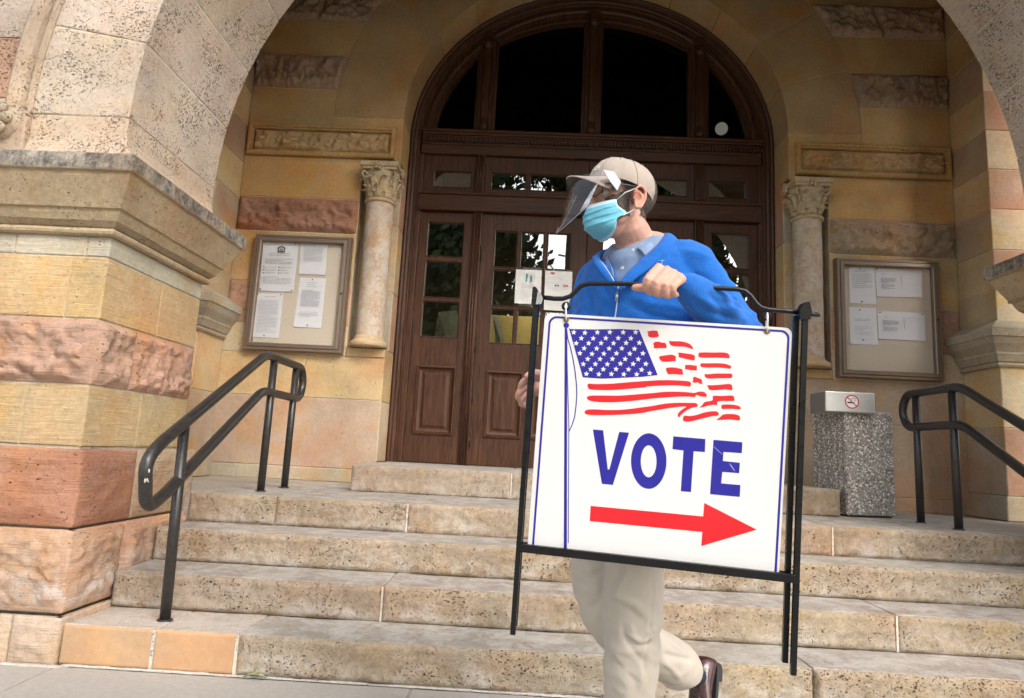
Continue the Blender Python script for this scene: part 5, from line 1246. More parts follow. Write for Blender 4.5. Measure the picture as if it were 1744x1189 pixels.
def hairp(f, l, u):
    if abs(l) > .083: return False
    back = f < -.024 and u > -.052+.35*max(0, -f-.05)+.004*noise.noise(Vector((f*90, l*90, 1))) and u < .075
    side = abs(l) > .04 and f < .034-.2*max(0, .03-u) and u > .018 and u < .075
    burn = abs(l) > .05 and .013 < f < .032 and -.02 < u < .03
    ear = abs(f+.012) < .020 and -.048 < u < .024
    return (back or side or burn) and not (ear and not burn and u < .024)
patch("hair", hairp, .0035, M_hair, strands=2600, dirn=(hu*-1-hf*.5))
def beardp(f, l, u):
    wob = .004*noise.noise(Vector((f*90, u*90, 3)))
    if abs(l) < .02: return False
    edge = .004-.10*min(0, u+.03)
    return f > .010+wob*.6+.05*max(0, -.03-u) and u < .016-.55*max(0, f-.02)+wob and u > -.062-.3*max(0, f-.03)+wob and f < .075
patch("beard", beardp, .0022, M_hair, strands=2200, dirn=(hu*-1+hf*.3), slen=.008)
for s in (-1, 1):
    e = MB(); e.ball(HD(.0735, s*.031, .008), .0118, 16, (.8, .8, .8)); eo = e.obj("eye", simple_mat("eye white", (.5, .46, .44), .2), body)
    e = MB(); e.ball(HD(.0803, s*.0325, .008), .0062, 12); e.obj("iris", simple_mat("brown iris", (.05, .025, .012), .15), eo)
    e = MB(); chain(e, [HD(.098, s*.012, .030), HD(.094, s*.03, .036), HD(.078, s*.048, .030)], [.002, .003, .0015], 8); e.obj("eyebrow", M_hair, body)

# ---- cap
M_cap = simple_mat("tan cotton twill", (.36, .30, .255), .85, var=.05, vscale=40, bumps=.35, bscale=700, sheen=.2)
M_seam = simple_mat("cap seam thread", (.26, .21, .175), .9)
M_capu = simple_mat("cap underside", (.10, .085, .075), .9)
mb = MB(); V = []; F = []; C_ = []; nA, nB = 72, 22
CR = lambda: None
cx_, cz_ = .002, .038
for j in range(nB+1):
    for i in range(nA):
        a = 2*math.pi*i/nA
        # lower rim height changes from front to back
        ulo = .022+.030*math.cos(a)
        t_ = j/nB
        el = math.asin(max(-1, min(1, (ulo-.035)/.086)))*(1-t_)+math.pi/2*t_
        r_ = max(0, math.cos(el))**(.92-.22*max(0, math.cos(a))); h_ = math.sin(el)
        seam = .0012*(1 if False else 0)
        wr = .0012*noise.noise(Vector((math.cos(a)*3, math.sin(a)*3, t_*4)))
        sm = -.0022*math.exp(-(((a*6/(2*math.pi)+.5) % 1-.5)*nA/6/1.1)**2)*(1 if t_ < .97 else 0)
        fr = .102+(.005*math.cos(a)); V.append(HD(cx_+(fr+wr+sm)*math.cos(a)*r_, (.0885+wr+sm)*math.sin(a)*r_, .035+(.088+.006*max(0, math.cos(a)))*h_+wr))
for j in range(nB):
    for i in range(nA): F.append((j*nA+i, j*nA+(i+1) % nA, (j+1)*nA+(i+1) % nA, (j+1)*nA+i))
mb.add(V, F, (.4, .35, .3), True)
# inner band and rim stitching
V2 = []
for i in range(nA):
    a = 2*math.pi*i/nA; ulo = .022+.030*math.cos(a); r0 = Vector(V[i])-HC; V2 += [V[i], HC+r0*.985-hu*.001, HC+r0*.955+hu*.02]
F2 = []
for i in range(nA):
    k = (i+1) % nA
    for q in range(2): F2.append((i*3+q, i*3+q+1, k*3+q+1, k*3+q))
mb.add(V2, F2, (.4, .35, .3), True)
mb.ball(HD(cx_, 0, .124), .007, 12, (.4, .35, .3), (1, 1, .5), HM)
cap = mb.obj("cap", M_cap, man, fix=False)
for k in range(6):
    i = (nA*k//6+6) % nA; P_ = []
    for j in range(nB+1): q = Vector(V[j*nA+i]); P_.append(q+(q-HC).normalized()*.0006)
    mb = MB(); mb.tube(P_, .0009, 6); mb.obj("seam", M_seam, cap)
    q = Vector(V[(nB*5//8)*nA+(i+6) % nA]); mb = MB(); d_ = (q-HC).normalized(); mb.ball(q+d_*.0003, .0026, 8); mb.obj("eyelet", M_seam, cap)
def bill(off, shr=0.0):
    V = []; F = []; na, nb = 28, 12
    for j in range(nb+1):
        for i in range(na+1):
            a = (i/na*2-1)*(1-shr); t_ = j/nb*(1-shr*.5)
            ang = a*R_(63); f0 = cx_+.104*math.cos(ang); l0 = .086*math.sin(ang)
            ext = .072*(1-abs(a)**2.4)
            V.append(HD(f0+ext*t_, l0*(1-.05*t_), .0475+.004*math.cos(ang)-.052*(a*a)*(.30+.70*t_)-.004*t_+off))
    for j in range(nb):
        for i in range(na): b_ = j*(na+1)+i; F.append((b_, b_+1, b_+na+2, b_+na+1))
    return V, F, na, nb
mb = MB(); V, F, na, nb = bill(.0015); mb.add(V, F, (.4, .35, .3), True)
Vb, Fb, _, _ = bill(-.0018); ring_ = [nb*(na+1)+i for i in range(na+1)]
mb.add([V[i] for i in ring_]+[Vb[i] for i in ring_], [(i, i+1, na+2+i, na+1+i) for i in range(na)], (.4, .35, .3), True)
mb.obj("bill", M_cap, cap, fix=False)
mb = MB(); mb.add(Vb, [tuple(reversed(f)) for f in Fb], (.1, .1, .1), True); mb.obj("bill_underside", M_capu, cap, fix=False)
mb = MB()
for (l0, u0, l1, u1) in ((.012, .075, .030, .082), (.014, .084, .026, .094), (.020, .072, .034, .073)):
    P_ = []
    for k in range(5):
        l = l0+(l1-l0)*k/4; u = u0+(u1-u0)*k/4; el = (u-.035)/.094; r_ = math.sqrt(max(0, 1-el*el)); P_.append(HD(cx_+.1125*math.sqrt(max(0, r_*r_-(l/.0885)**2)), l, u))
    mb.tube(P_, .0016, 6)
mb.obj("embroidery", simple_mat("white thread", (.7, .7, .7), .6), cap)

# ---- mask
t = NT("blue pleated mask"); v = t.coord(); at = t.n("Attribute", attribute_name="col"); t.pbsdf(Base_Color=at.outputs["Color"], Roughness=.8, Subsurface_Weight=.1, Normal=t.bump(t.noise(v, 500, 3), .3, .001)); M_mask = t.m
mb = MB(); V = []; F = []; C_ = []; na, nb = 40, 44
for j in range(nb+1):
    b_ = j/nb
    # centre profile
    fc = .103+.014*math.sin(math.pi*min(1, b_*1.05))-.25*max(0, b_-.70)**1.3; uc = -.028-.093*b_
    for i in range(na+1):
        a = i/na*2-1
        side_u = -.020-.060*b_
        k = abs(a)**1.7; f = fc*(1-k)+(.054-.031*math.exp(-((b_-.60)/.20)**2))*k; l = .065*math.sin(a*math.pi/2)*(.96+.04*math.sin(b_*3.14)); u = uc*(1-abs(a)**2.2)+side_u*abs(a)**2.2
        f += .010*(1-b_)*math.exp(-((a)/.3)**2)
        pl = 0
        if .17 < b_ < .93:
            q = ((b_-.17)/.76*4.2+.35*abs(a)*math.sin(b_*5)) % 1; pl = .0042*(q**1.6)*(1-abs(a)**6)+.0012*noise.noise(Vector((a*7, b_*9, 2)))
        d = Vector((f-.02, l, 0)).normalized(); V.append(HD(f+d.x*pl, l+d.y*pl, u))
for j in range(nb):
    for i in range(na):
        q = j*(na+1)+i; F.append((q, q+1, q+na+2, q+na+1)); b_ = j/nb; e_ = min(i, na-1-i)
        C_.append((.50, .68, .76) if b_ < .13 else ((.42, .66, .74) if b_ > .95 or e_ < 1 else (.14, .45, .60)))
mb.addc(V, F, C_, True); mask = mb.obj("face_mask", M_mask, man, fix=False)
for s in (-1, 1):
    mb = MB(); mb.tube([HD(.053, s*.063, -.021), HD(.033, s*.073, -.001), HD(.010, s*.081, .010), HD(-.004, s*.085, .018)], .0013, 8); mb.tube([HD(.034, s*.062, -.066), HD(.026, s*.066, -.060), HD(.010, s*.072, -.050), HD(-.003, s*.078, -.043)], .0013, 8); mb.obj("ear_loop", M_tie, mask)
# ---- glasses
gl_ = MB()
for s in (-1, 1):
    gl_.tube([HD(.108-.010*abs(math.cos(a))*(1 if math.cos(a) > 0 else 0)-.004, s*(.032+.025*math.cos(a)), .010+.017*math.sin(a)) for a in [k*math.pi/12 for k in range(24)]], .0017, 8, closed=True)
gl_.tube([HD(.104, -.008, .016), HD(.108, 0, .019), HD(.104, .008, .016)], .0018, 8)
gla = gl_.obj("glasses", simple_mat("dark spectacle frame", (.02, .02, .025), .3), man)
for s in (-1, 1):
    mb = MB(); mb.tube([HD(.096, s*.058, .018), HD(.085, s*.068, .020), HD(.03, s*.078, .020), HD(-.012, s*.082, .018), HD(-.026, s*.080, .008)], .0021, 8, up=(0, 0, 1)); mb.obj("temple", simple_mat("grey temple arm", (.06, .065, .075), .35), gla)
# ---- clear visor hung from the bill
M_vis = glass_mat("clear visor film", (.84, .84, .85), .02, .03)
M_visw = simple_mat("visor rim and painted reflection", (.38, .40, .46), .4)
def vis(a, b_): return HD(.158+.046*b_-.052*a*a, .080*a, .046-.165*b_+.058*a*a*b_)
mb = MB(); V = []; F = []; na, nb = 26, 20
for j in range(nb+1):
    for i in range(na+1): V.append(vis(i/na*2-1, j/nb)+hf*.002*noise.noise(Vector((i*.3, j*.3, 0))))
for j in range(nb):
    for i in range(na): q = j*(na+1)+i; F.append((q, q+1, q+na+2, q+na+1))
mb.add(V, F, (.5, .5, .5), True); vs_ = mb.obj("face_visor", M_vis, man, fix=False)
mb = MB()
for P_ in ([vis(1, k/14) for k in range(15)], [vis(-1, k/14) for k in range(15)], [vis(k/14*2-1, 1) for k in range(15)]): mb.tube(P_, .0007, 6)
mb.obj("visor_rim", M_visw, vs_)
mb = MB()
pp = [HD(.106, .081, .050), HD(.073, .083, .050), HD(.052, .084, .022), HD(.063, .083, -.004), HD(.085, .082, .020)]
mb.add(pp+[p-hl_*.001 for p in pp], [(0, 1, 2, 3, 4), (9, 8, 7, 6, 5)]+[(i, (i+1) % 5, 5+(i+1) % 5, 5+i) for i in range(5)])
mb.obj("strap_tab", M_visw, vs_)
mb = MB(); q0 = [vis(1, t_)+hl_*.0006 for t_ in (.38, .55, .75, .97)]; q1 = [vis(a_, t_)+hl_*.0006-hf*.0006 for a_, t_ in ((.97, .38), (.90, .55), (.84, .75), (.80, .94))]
mb.add(q0+q1, [(i, i+1, 5+i, 4+i) for i in range(3)]); mb.obj("painted_reflection", M_visw, vs_, fix=False)  # pale strip paints a reflection onto the visor's near edge

# ---- shirt
M_shirt = simple_mat("pale blue chambray", (.20, .28, .44), .85, var=.07, vscale=50, bumps=.3, bscale=600)
sb = MB(); torso(sb, -.008)
chain(sb, [NB-UP*.06, NB-UP*.005], [.078, .066], 20)
me = remeshed("shirt", sb, .007, 3); brush(me, [([NB+FW*.07-UP*.06, NB+FW*.11-UP*.12, NB+FW*.13-UP*.22], .007, .003)])
for v in me.vertices:
    d = v.co-NB; lim = .01-.85*max(0, d.dot(FW)-.01)
    if d.z > lim: v.co -= UP*(d.z-lim)*.95
shirt = finish(me, "shirt", M_shirt, man)
def ribbon(mb, A, B, thick=.0025, n=10, bow=None, col=(.5, .5, .5)):
    """sheet between two polylines with thickness"""
    def samp(P, t):
        P = [Vector(p) for p in P]; k = t*(len(P)-1); i = min(int(k), len(P)-2); f = k-i
        p0, p1, p2, p3 = P[max(0, i-1)], P[i], P[i+1], P[min(len(P)-1, i+2)]
        return .5*((2*p1)+(p2-p0)*f+(2*p0-5*p1+4*p2-p3)*f*f+(-p0+3*p1-3*p2+p3)*f**3)
    nu, nv = 28, n; V = []
    for j in range(nv+1):
        for i in range(nu+1):
            a, c = samp(A, i/nu), samp(B, i/nu); p = a.lerp(c, j/nv)
            if bow: p = p+Vector(bow)*math.sin(math.pi*j/nv)
            V.append(p)
    F = [];  N_ = len(V)
    for j in range(nv):
        for i in range(nu): q = j*(nu+1)+i; F.append((q, q+1, q+nu+2, q+nu+1))
    nrm = [Vector((0, 0, 0)) for _ in V]
    for f in F:
        n_ = (V[f[1]]-V[f[0]]).cross(V[f[3]]-V[f[0]]);
        for i in f: nrm[i] = nrm[i]+n_
    V2 = [p-n_.normalized()*thick if n_.length > 1e-12 else p for p, n_ in zip(V, nrm)]
    F2 = F+[tuple(N_+i for i in reversed(f)) for f in F]
    ring = [i for i in range(nu+1)]+[j*(nu+1)+nu for j in range(1, nv+1)]+[nv*(nu+1)+i for i in range(nu-1, -1, -1)]+[j*(nu+1) for j in range(nv-1, 0, -1)]
    L = len(ring)
    for k in range(L): F2.append((ring[k], N_+ring[k], N_+ring[(k+1) % L], ring[(k+1) % L]))
    mb.add(V+V2, F2, col, True)
# shirt collar: stands round the neck, wings fold forward
mb = MB()
CB = NB+UP*.055
inner = [(-0.1730, -3.6610, 1.5720), (-0.1390, -3.6530, 1.5930), (-0.1050, -3.6120, 1.6290), (-0.0960, -3.5440, 1.6520), (-0.1490, -3.5140, 1.6410), (-0.2150, -3.5400, 1.6000), (-0.2440, -3.5870, 1.5700), (-0.2390, -3.6350, 1.5230)]
outer = [(-0.1540, -3.6860, 1.5430), (-0.1280, -3.6720, 1.5700), (-0.0840, -3.6090, 1.6170), (-0.0740, -3.5220, 1.6420), (-0.1440, -3.4810, 1.6290), (-0.2250, -3.5170, 1.5810), (-0.2540, -3.5930, 1.5400), (-0.2320, -3.6530, 1.4870)]
ribbon(mb, inner, outer, .003, 8, bow=(0, 0, .004))
mb.obj("collar", M_shirt, shirt)
mb = MB()
for p in ((-0.1870, -3.6730, 1.5640), (-0.2170, -3.6780, 1.5070)): mb.lathe([(.0055, 0), (.0055, .002), (.0035, .0025)], (0, 0, 0), 14); 
mb = MB()
for p in (Vector((-0.1870, -3.6770, 1.5610)), Vector((-0.2150, -3.6820, 1.5070))):
    m2 = MB(); m2.lathe([(.0058, 0), (.0058, .002), (.004, .0025)], (0, 0, 0), 14); rm = Vector((0, 0, 1)).rotation_difference((FW+UP*.3).normalized()).to_matrix()
    mb.add([p+rm @ Vector(q) for q in m2.v], m2.f, (.5, .5, .5), True)
mb.obj("button", simple_mat("grey pearl button", (.42, .45, .50), .3), shirt)

# ---- fleece jacket
M_flc = simple_mat("blue fleece", (.014, .125, .47), .95, var=.12, vscale=35, bumps=.6, bscale=190, sheen=.12, spec=.2)
jb = MB(); torso(jb, .004)
chain(jb, [NB-UP*.07, NB-UP*.03], [.10, .085], 22)
chain(jb, [TC+UP*.035, TC.lerp(SL, .6)+UP*.022, SL+UP*.0], [.080, .072, .062], 20); chain(jb, [TC+UP*.035, TC.lerp(SR, .6)+UP*.02, SR], [.080, .074, .068], 20)
CUFF = Vector((-0.0820, -3.8650, 1.4180))
chain(jb, [SL, SL.lerp(EL, .35)+Vector((.002, 0, 0)), SL.lerp(EL, .7)+Vector((.004, 0, -.0)), EL+Vector((.004, 0, -.012)), EL.lerp(WL, .4)+UP*-.008, EL.lerp(WL, .75), CUFF], [.060, .057, .056, .058, .058, .051, .036], 22)
CUR = WR.lerp(ER, .12)
chain(jb, [SR, SR.lerp(ER, .5), ER, ER.lerp(WR, .5), CUR], [.068, .060, .054, .048, .038], 20)
me = remeshed("jacket", jb, .0055, 6, .5)
# folds: positions found on the sleeve and chest surface, looking along the cloth
bv = surf(me)
def onj(a, tree=None, src=CAM):
    a = Vector(a); d = (a-src).normalized(); h = (tree or bv).ray_cast(src, d); return h[0] if h[0] else a
def path(*P): return [onj(p) for p in P]
ST = [
 (path((0.0110, -3.7220, 1.5090), (0.0540, -3.7100, 1.4400), (0.1080, -3.6970, 1.3720)), .011, .005),
 (path((-0.0120, -3.7190, 1.4880), (0.0250, -3.7090, 1.4310), (0.0730, -3.6980, 1.3700)), .010, -.006),
 (path((-0.0500, -3.8100, 1.4110), (0.0040, -3.8040, 1.3840), (0.0760, -3.8000, 1.3730)), .008, .0055), (path((-0.0490, -3.8070, 1.3940), (-0.0020, -3.8010, 1.3660), (0.0660, -3.7970, 1.3500)), .008, -.006),
 (path((-0.0610, -3.8060, 1.3860), (-0.0240, -3.7990, 1.3500), (0.0220, -3.7950, 1.3310)), .008, .004), (path((0.0180, -3.8070, 1.4070), (0.0560, -3.8050, 1.4050), (0.0990, -3.8020, 1.3890)), .007, .006), (path((0.0230, -3.8050, 1.3940), (0.0600, -3.8030, 1.3890), (0.1030, -3.7990, 1.3700)), .006, -.006),
 (path((-0.0300, -3.7250, 1.5230), (-0.0480, -3.7200, 1.4900), (-0.0580, -3.7120, 1.4350)), .012, -.006), (path((-0.0790, -3.7300, 1.5440), (-0.0230, -3.7290, 1.5500), (0.0170, -3.7250, 1.5330)), .012, .003),
 (path((-0.3070, -3.6260, 1.4820), (-0.2910, -3.6180, 1.4300), (-0.2820, -3.6080, 1.3720)), .009, -.006), (path((-0.2870, -3.6280, 1.4970), (-0.2680, -3.6180, 1.4390), (-0.2550, -3.6080, 1.3730)), .009, .004), (path((-0.3300, -3.6200, 1.4360), (-0.3160, -3.6130, 1.3950), (-0.3090, -3.6050, 1.3450)), .007, .004),
 (path((-0.1790, -3.6160, 1.4440), (-0.1020, -3.6110, 1.4230), (-0.0250, -3.6070, 1.4180)), .011, .004), (path((-0.1860, -3.6120, 1.4180), (-0.1170, -3.6060, 1.3920), (-0.0490, -3.6030, 1.3840)), .010, -.005), (path((-0.1500, -3.6050, 1.3780), (-0.0820, -3.6000, 1.3570), (-0.0150, -3.6000, 1.3690)), .010, .004),
 (path((-0.1170, -3.6800, 1.5410), (-0.0830, -3.6750, 1.5180), (-0.0480, -3.6680, 1.4790)), .010, -.003), (path((-0.2650, -3.6250, 1.4810), (-0.2370, -3.6160, 1.4330), (-0.2260, -3.6070, 1.3750)), .008, -.003),
]
brush(me, ST)
# open neck: sink the fleece below the shirt inside the V
vA, vB, vC = Vector((-0.2230, -3.6690, 1.4510)), Vector((-0.2710, -3.6540, 1.5420)), Vector((-0.1300, -3.6770, 1.5890))
def bary(p, a, b_, c):
    s_ = lambda q: Vector(((q-TC).dot(LT), q.z))
    p, a, b_, c = s_(p), s_(a), s_(b_), s_(c); cr = lambda u, v: u.x*v.y-u.y*v.x
    A_ = cr(b_-a, c-a); return (cr(b_-p, c-p)/A_, cr(c-p, a-p)/A_, cr(a-p, b_-p)/A_)
me.update()
nm = [v.normal.copy() for v in me.vertices]
for v in me.vertices:
    if (v.co-TC).dot(FW) > .02 and v.co.z > TC.z-.15:
        w = min(bary(v.co, vA, vB, vC)[1:])
        if w > -.04: v.co -= (FW*.9+nm[v.index]*.1)*.055*max(0, min(1, (w+.04)/.07))
    d = v.co-NB
    lim = -.010-1.0*max(0, d.dot(FW)-.01)
    if d.z > lim and abs(d.dot(LT)) < .16: v.co -= UP*(d.z-lim)*.92
for v in me.vertices:
    dE = min((v.co-EL).length, (v.co-ER).length); w_ = math.exp(-(dE/.13)**2)
    q = v.co+Vector((noise.noise(v.co*9), noise.noise(v.co*9+Vector((5, 0, 0))), noise.noise(v.co*9+Vector((0, 7, 0)))))*.03
    ridge = 1-abs(noise.noise(Vector((q.x*13, q.y*13, q.z*24))))*3.2
    v.co += nm[v.index]*(.0007*noise.noise(v.co*60)+(.0012+.0045*w_)*max(-1, ridge))
jacket = finish(me, "fleece_jacket", M_flc, man)
JV = BVHTree.FromPolygons([v.co+WLOC[man.name] for v in jacket.data.vertices], [tuple(p.vertices) for p in jacket.data.polygons])
# stand collar laid open either side of the V
mb = MB()
colin = [(-0.2190, -3.6780, 1.4590), (-0.1980, -3.6840, 1.4920), (-0.1580, -3.6840, 1.5330), (-0.1170, -3.6770, 1.5760), (-0.0900, -3.6440, 1.6160), (-0.0780, -3.5770, 1.6420), (-0.0880, -3.5190, 1.6610)]
colout = [(-0.2150, -3.7000, 1.4410), (-0.1820, -3.7050, 1.4700), (-0.1340, -3.7040, 1.5100), (-0.0830, -3.6940, 1.5620), (-0.0610, -3.6570, 1.6020), (-0.0580, -3.5810, 1.6320), (-0.0810, -3.5040, 1.6570)]
ribbon(mb, colin, colout, .005, 8, bow=(-.004, -.006, .006))
mb.obj("stand_collar", M_flc, jacket)
mb = MB()
colin2 = [(-0.2260, -3.6700, 1.4570), (-0.2410, -3.6610, 1.4900), (-0.2590, -3.6410, 1.5250), (-0.2700, -3.6050, 1.5530), (-0.2500, -3.5400, 1.5950), (-0.1910, -3.4940, 1.6340), (-0.1270, -3.4860, 1.6590)]
colout2 = [(-0.2320, -3.6740, 1.4460), (-0.2540, -3.6610, 1.4720), (-0.2800, -3.6450, 1.5130), (-0.2940, -3.6060, 1.5550), (-0.2690, -3.5210, 1.5970), (-0.2020, -3.4640, 1.6320), (-0.1220, -3.4550, 1.6580)]
ribbon(mb, colin2, colout2, .005, 8, bow=(0, -.004, .006))
mb.obj("stand_collar", M_flc, jacket)
M_zip = simple_mat("pale zip tape", (.50, .56, .66), .5)
mb = MB()
mb.tube([Vector(p)-FW*-.004 for p in colin], .0016, 6); mb.tube([Vector(p)+FW*.004 for p in colin2[:4]], .0016, 6)
zp = []
for p in ((-0.2240, -3.6800, 1.4550), (-0.2230, -3.6660, 1.4300), (-0.2250, -3.6610, 1.3970), (-0.2290, -3.6550, 1.3600), (-0.2310, -3.6480, 1.3080)):
    p = Vector(p); h = JV.ray_cast(CAM, (p-CAM).normalized()); zp.append((h[0] if h[0] else p)+FW*.0012)
mb.tube(zp, .0019, 6); mb.obj("zip", M_zip, jacket)
mb = MB(); p = zp[1]; mb.tube([p+FW*.003+UP*.012, p+FW*.005, p+FW*.004-UP*.012], [.003, .0035, .0045], 8); mb.tube([p+FW*.005-UP*.010+LT*.0035*math.cos(a)+UP*.005*math.sin(a) for a in [k*math.pi/6 for k in range(12)]], .0012, 6, closed=True); mb.obj("zip_pull", simple_mat("zip metal", (.5, .5, .5), .3, .9), jacket)
# stitched outline badge on the chest
mb = MB()
def onJ(p, off=.0012):
    p = Vector(p); h = JV.ray_cast(CAM, (p-CAM).normalized()); return (h[0] if h[0] else p)+FW*off
for P_ in ([(-0.1470, -3.7230, 1.4900), (-0.1390, -3.7280, 1.5240), (-0.1190, -3.7250, 1.5060), (-0.1260, -3.7230, 1.4910)], [(-0.1230, -3.7270, 1.5200), (-0.1070, -3.7270, 1.5210)], [(-0.1130, -3.7270, 1.5190), (-0.1150, -3.7240, 1.5030)], [(-0.1190, -3.7260, 1.5110), (-0.1220, -3.7240, 1.5010)]):
    mb.tube([onJ(p) for p in P_], .0008, 5)
mb.obj("embroidered_badge", simple_mat("pale blue thread", (.45, .6, .8), .6), jacket)
# dark strap at the wrist
mb = MB(); ax = (EL-WL).normalized(); u_ = ax.cross(UP).normalized(); w_ = ax.cross(u_)
mb.tube([CUFF+u_*.032*math.cos(a)+w_*.032*math.sin(a) for a in [k*math.pi/12 for k in range(24)]], .0022, 8, closed=True, up=tuple(ax)); mb.obj("wrist_strap", simple_mat("navy cuff lining", (.01, .02, .07), .8), man)

# ---- trousers
t = NT("khaki twill"); v = t.coord(); n1 = t.noise(v, 6, 4); n2 = t.noise(v, 900, 2); c = t.mix(t.mr(n1, .3, .7, 0, 1), (.42, .375, .32), (.48, .435, .375)); t.pbsdf(Base_Color=c, Roughness=.85, Normal=t.bump(n2, .3, .001), Sheen_Weight=.15); M_khk = t.m
tb = MB()
chain(tb, [PC+UP*.06, PC-UP*.02], [.150, .155], 24, flat=.85, up=tuple(LT))
hemL = Vector((-0.1310, -3.4340, 0.0950))
chain(tb, [HPL+UP*.02, Vector((-0.1310, -3.5450, 0.7910)), Vector((-0.1380, -3.5390, 0.6850)), Vector((-0.1410, -3.5320, 0.5730)), Vector((-0.1390, -3.5110, 0.4350)), Vector((-0.1390, -3.4830, 0.3180)), Vector((-0.1340, -3.4520, 0.1830)), hemL], [.115, .098, .079, .0825, .077, .070, .070, .072], 26)
chain(tb, [HPR+UP*.02, Vector((-0.2020, -3.4230, 0.7730)), Vector((-0.2280, -3.4340, 0.6710)), Vector((-0.2090, -3.4380, 0.5730)), Vector((-0.1650, -3.4140, 0.4910)), Vector((-0.0750, -3.3360, 0.4250)), Vector((0.0090, -3.2440, 0.3690)), Vector((0.0720, -3.1730, 0.3190))], [.115, .098, .085, .080, .078, .070, .070, .072], 26)
me = remeshed("trousers", tb, .0058, 5, .5)
bv2 = surf(me)
def tp(*P): return [onj(p, bv2) for p in P]
brush(me, [
 (tp((-0.2290, -3.5880, 0.5870), (-0.1950, -3.5880, 0.5960), (-0.1540, -3.5840, 0.5760), (-0.1160, -3.5780, 0.5460)), .007, -.007), (tp((-0.2270, -3.5900, 0.6010), (-0.1920, -3.5910, 0.6120), (-0.1470, -3.5870, 0.5950), (-0.1070, -3.5800, 0.5630)), .008, .006),
 (tp((-0.1800, -3.6040, 0.7010), (-0.1940, -3.5980, 0.6610), (-0.2180, -3.5930, 0.6240)), .008, -.006), (tp((-0.1640, -3.6020, 0.6940), (-0.1780, -3.5970, 0.6540), (-0.1990, -3.5910, 0.6130)), .008, .005),
 (tp((-0.1650, -3.5740, 0.5120), (-0.1290, -3.5710, 0.4980), (-0.0910, -3.5720, 0.5100)), .006, .006), (tp((-0.1610, -3.5720, 0.4970), (-0.1250, -3.5690, 0.4830), (-0.0880, -3.5690, 0.4940)), .006, -.006),
 (tp((-0.1760, -3.5790, 0.5400), (-0.1680, -3.5730, 0.5040), (-0.1340, -3.5650, 0.4590), (-0.1140, -3.5620, 0.4390)), .007, -.006), (tp((-0.1570, -3.5790, 0.5440), (-0.1420, -3.5730, 0.5060), (-0.1090, -3.5660, 0.4680)), .006, .004),
 (tp((-0.1040, -3.6020, 0.7050), (-0.0970, -3.5900, 0.6260), (-0.1000, -3.5780, 0.5470), (-0.1110, -3.5640, 0.4520), (-0.1160, -3.5470, 0.3430)), .004, -.003), (tp((-0.0860, -3.5760, 0.5350), (-0.1050, -3.5740, 0.5220), (-0.0940, -3.5700, 0.4970)), .006, .005),
 (tp((-0.1960, -3.5660, 0.4480), (-0.1540, -3.5600, 0.4180), (-0.1290, -3.5530, 0.3800)), .010, -.004), (tp((-0.1370, -3.5640, 0.4510), (-0.1140, -3.5560, 0.4040), (-0.1200, -3.5490, 0.3570)), .008, .004),
 (tp((-0.0200, -3.3520, 0.4090), (0.0190, -3.3490, 0.3970), (0.0760, -3.3460, 0.3920)), .008, -.008), (tp((-0.0230, -3.3490, 0.3870), (0.0120, -3.3430, 0.3610), (0.0400, -3.3380, 0.3310)), .008, .006), (tp((-0.0230, -3.3600, 0.4610), (0.0180, -3.3540, 0.4320), (0.0680, -3.3500, 0.4130)), .008, .005), (tp((-0.0310, -3.3390, 0.3240), (-0.0040, -3.3370, 0.3160), (0.0370, -3.3360, 0.3200)), .008, -.006),
 (tp((-0.2850, -3.4990, 0.6540), (-0.2590, -3.4960, 0.6390), (-0.2270, -3.4990, 0.6650)), .007, -.005), (tp((-0.2920, -3.4940, 0.6200), (-0.2570, -3.4890, 0.5970), (-0.2260, -3.4910, 0.6150)), .007, .004), (tp((-0.2640, -3.4830, 0.5550), (-0.2440, -3.4840, 0.5640), (-0.2240, -3.4860, 0.5820)), .006, -.004),
])
nm = [v.normal.copy() for v in me.vertices]
for v in me.vertices:
    w_ = max(math.exp(-((v.co-KL).length/.13)**2), math.exp(-((v.co-KR).length/.13)**2), .7*math.exp(-((v.co-Vector((0.0720, -3.1730, 0.3190))).length/.12)**2))
    q = v.co+Vector((noise.noise(v.co*7), noise.noise(v.co*7+Vector((5, 0, 0))), noise.noise(v.co*7+Vector((0, 7, 0)))))*.04
    ridge = 1-abs(noise.noise(Vector((q.x*10+q.z*6, q.y*10, q.z*17))))*3.0
    v.co += nm[v.index]*(.0030*noise.noise(v.co*14)+.0008*noise.noise(v.co*45)+(.0012+.0048*w_)*max(-1, ridge))
finish(me, "trousers", M_khk, man)

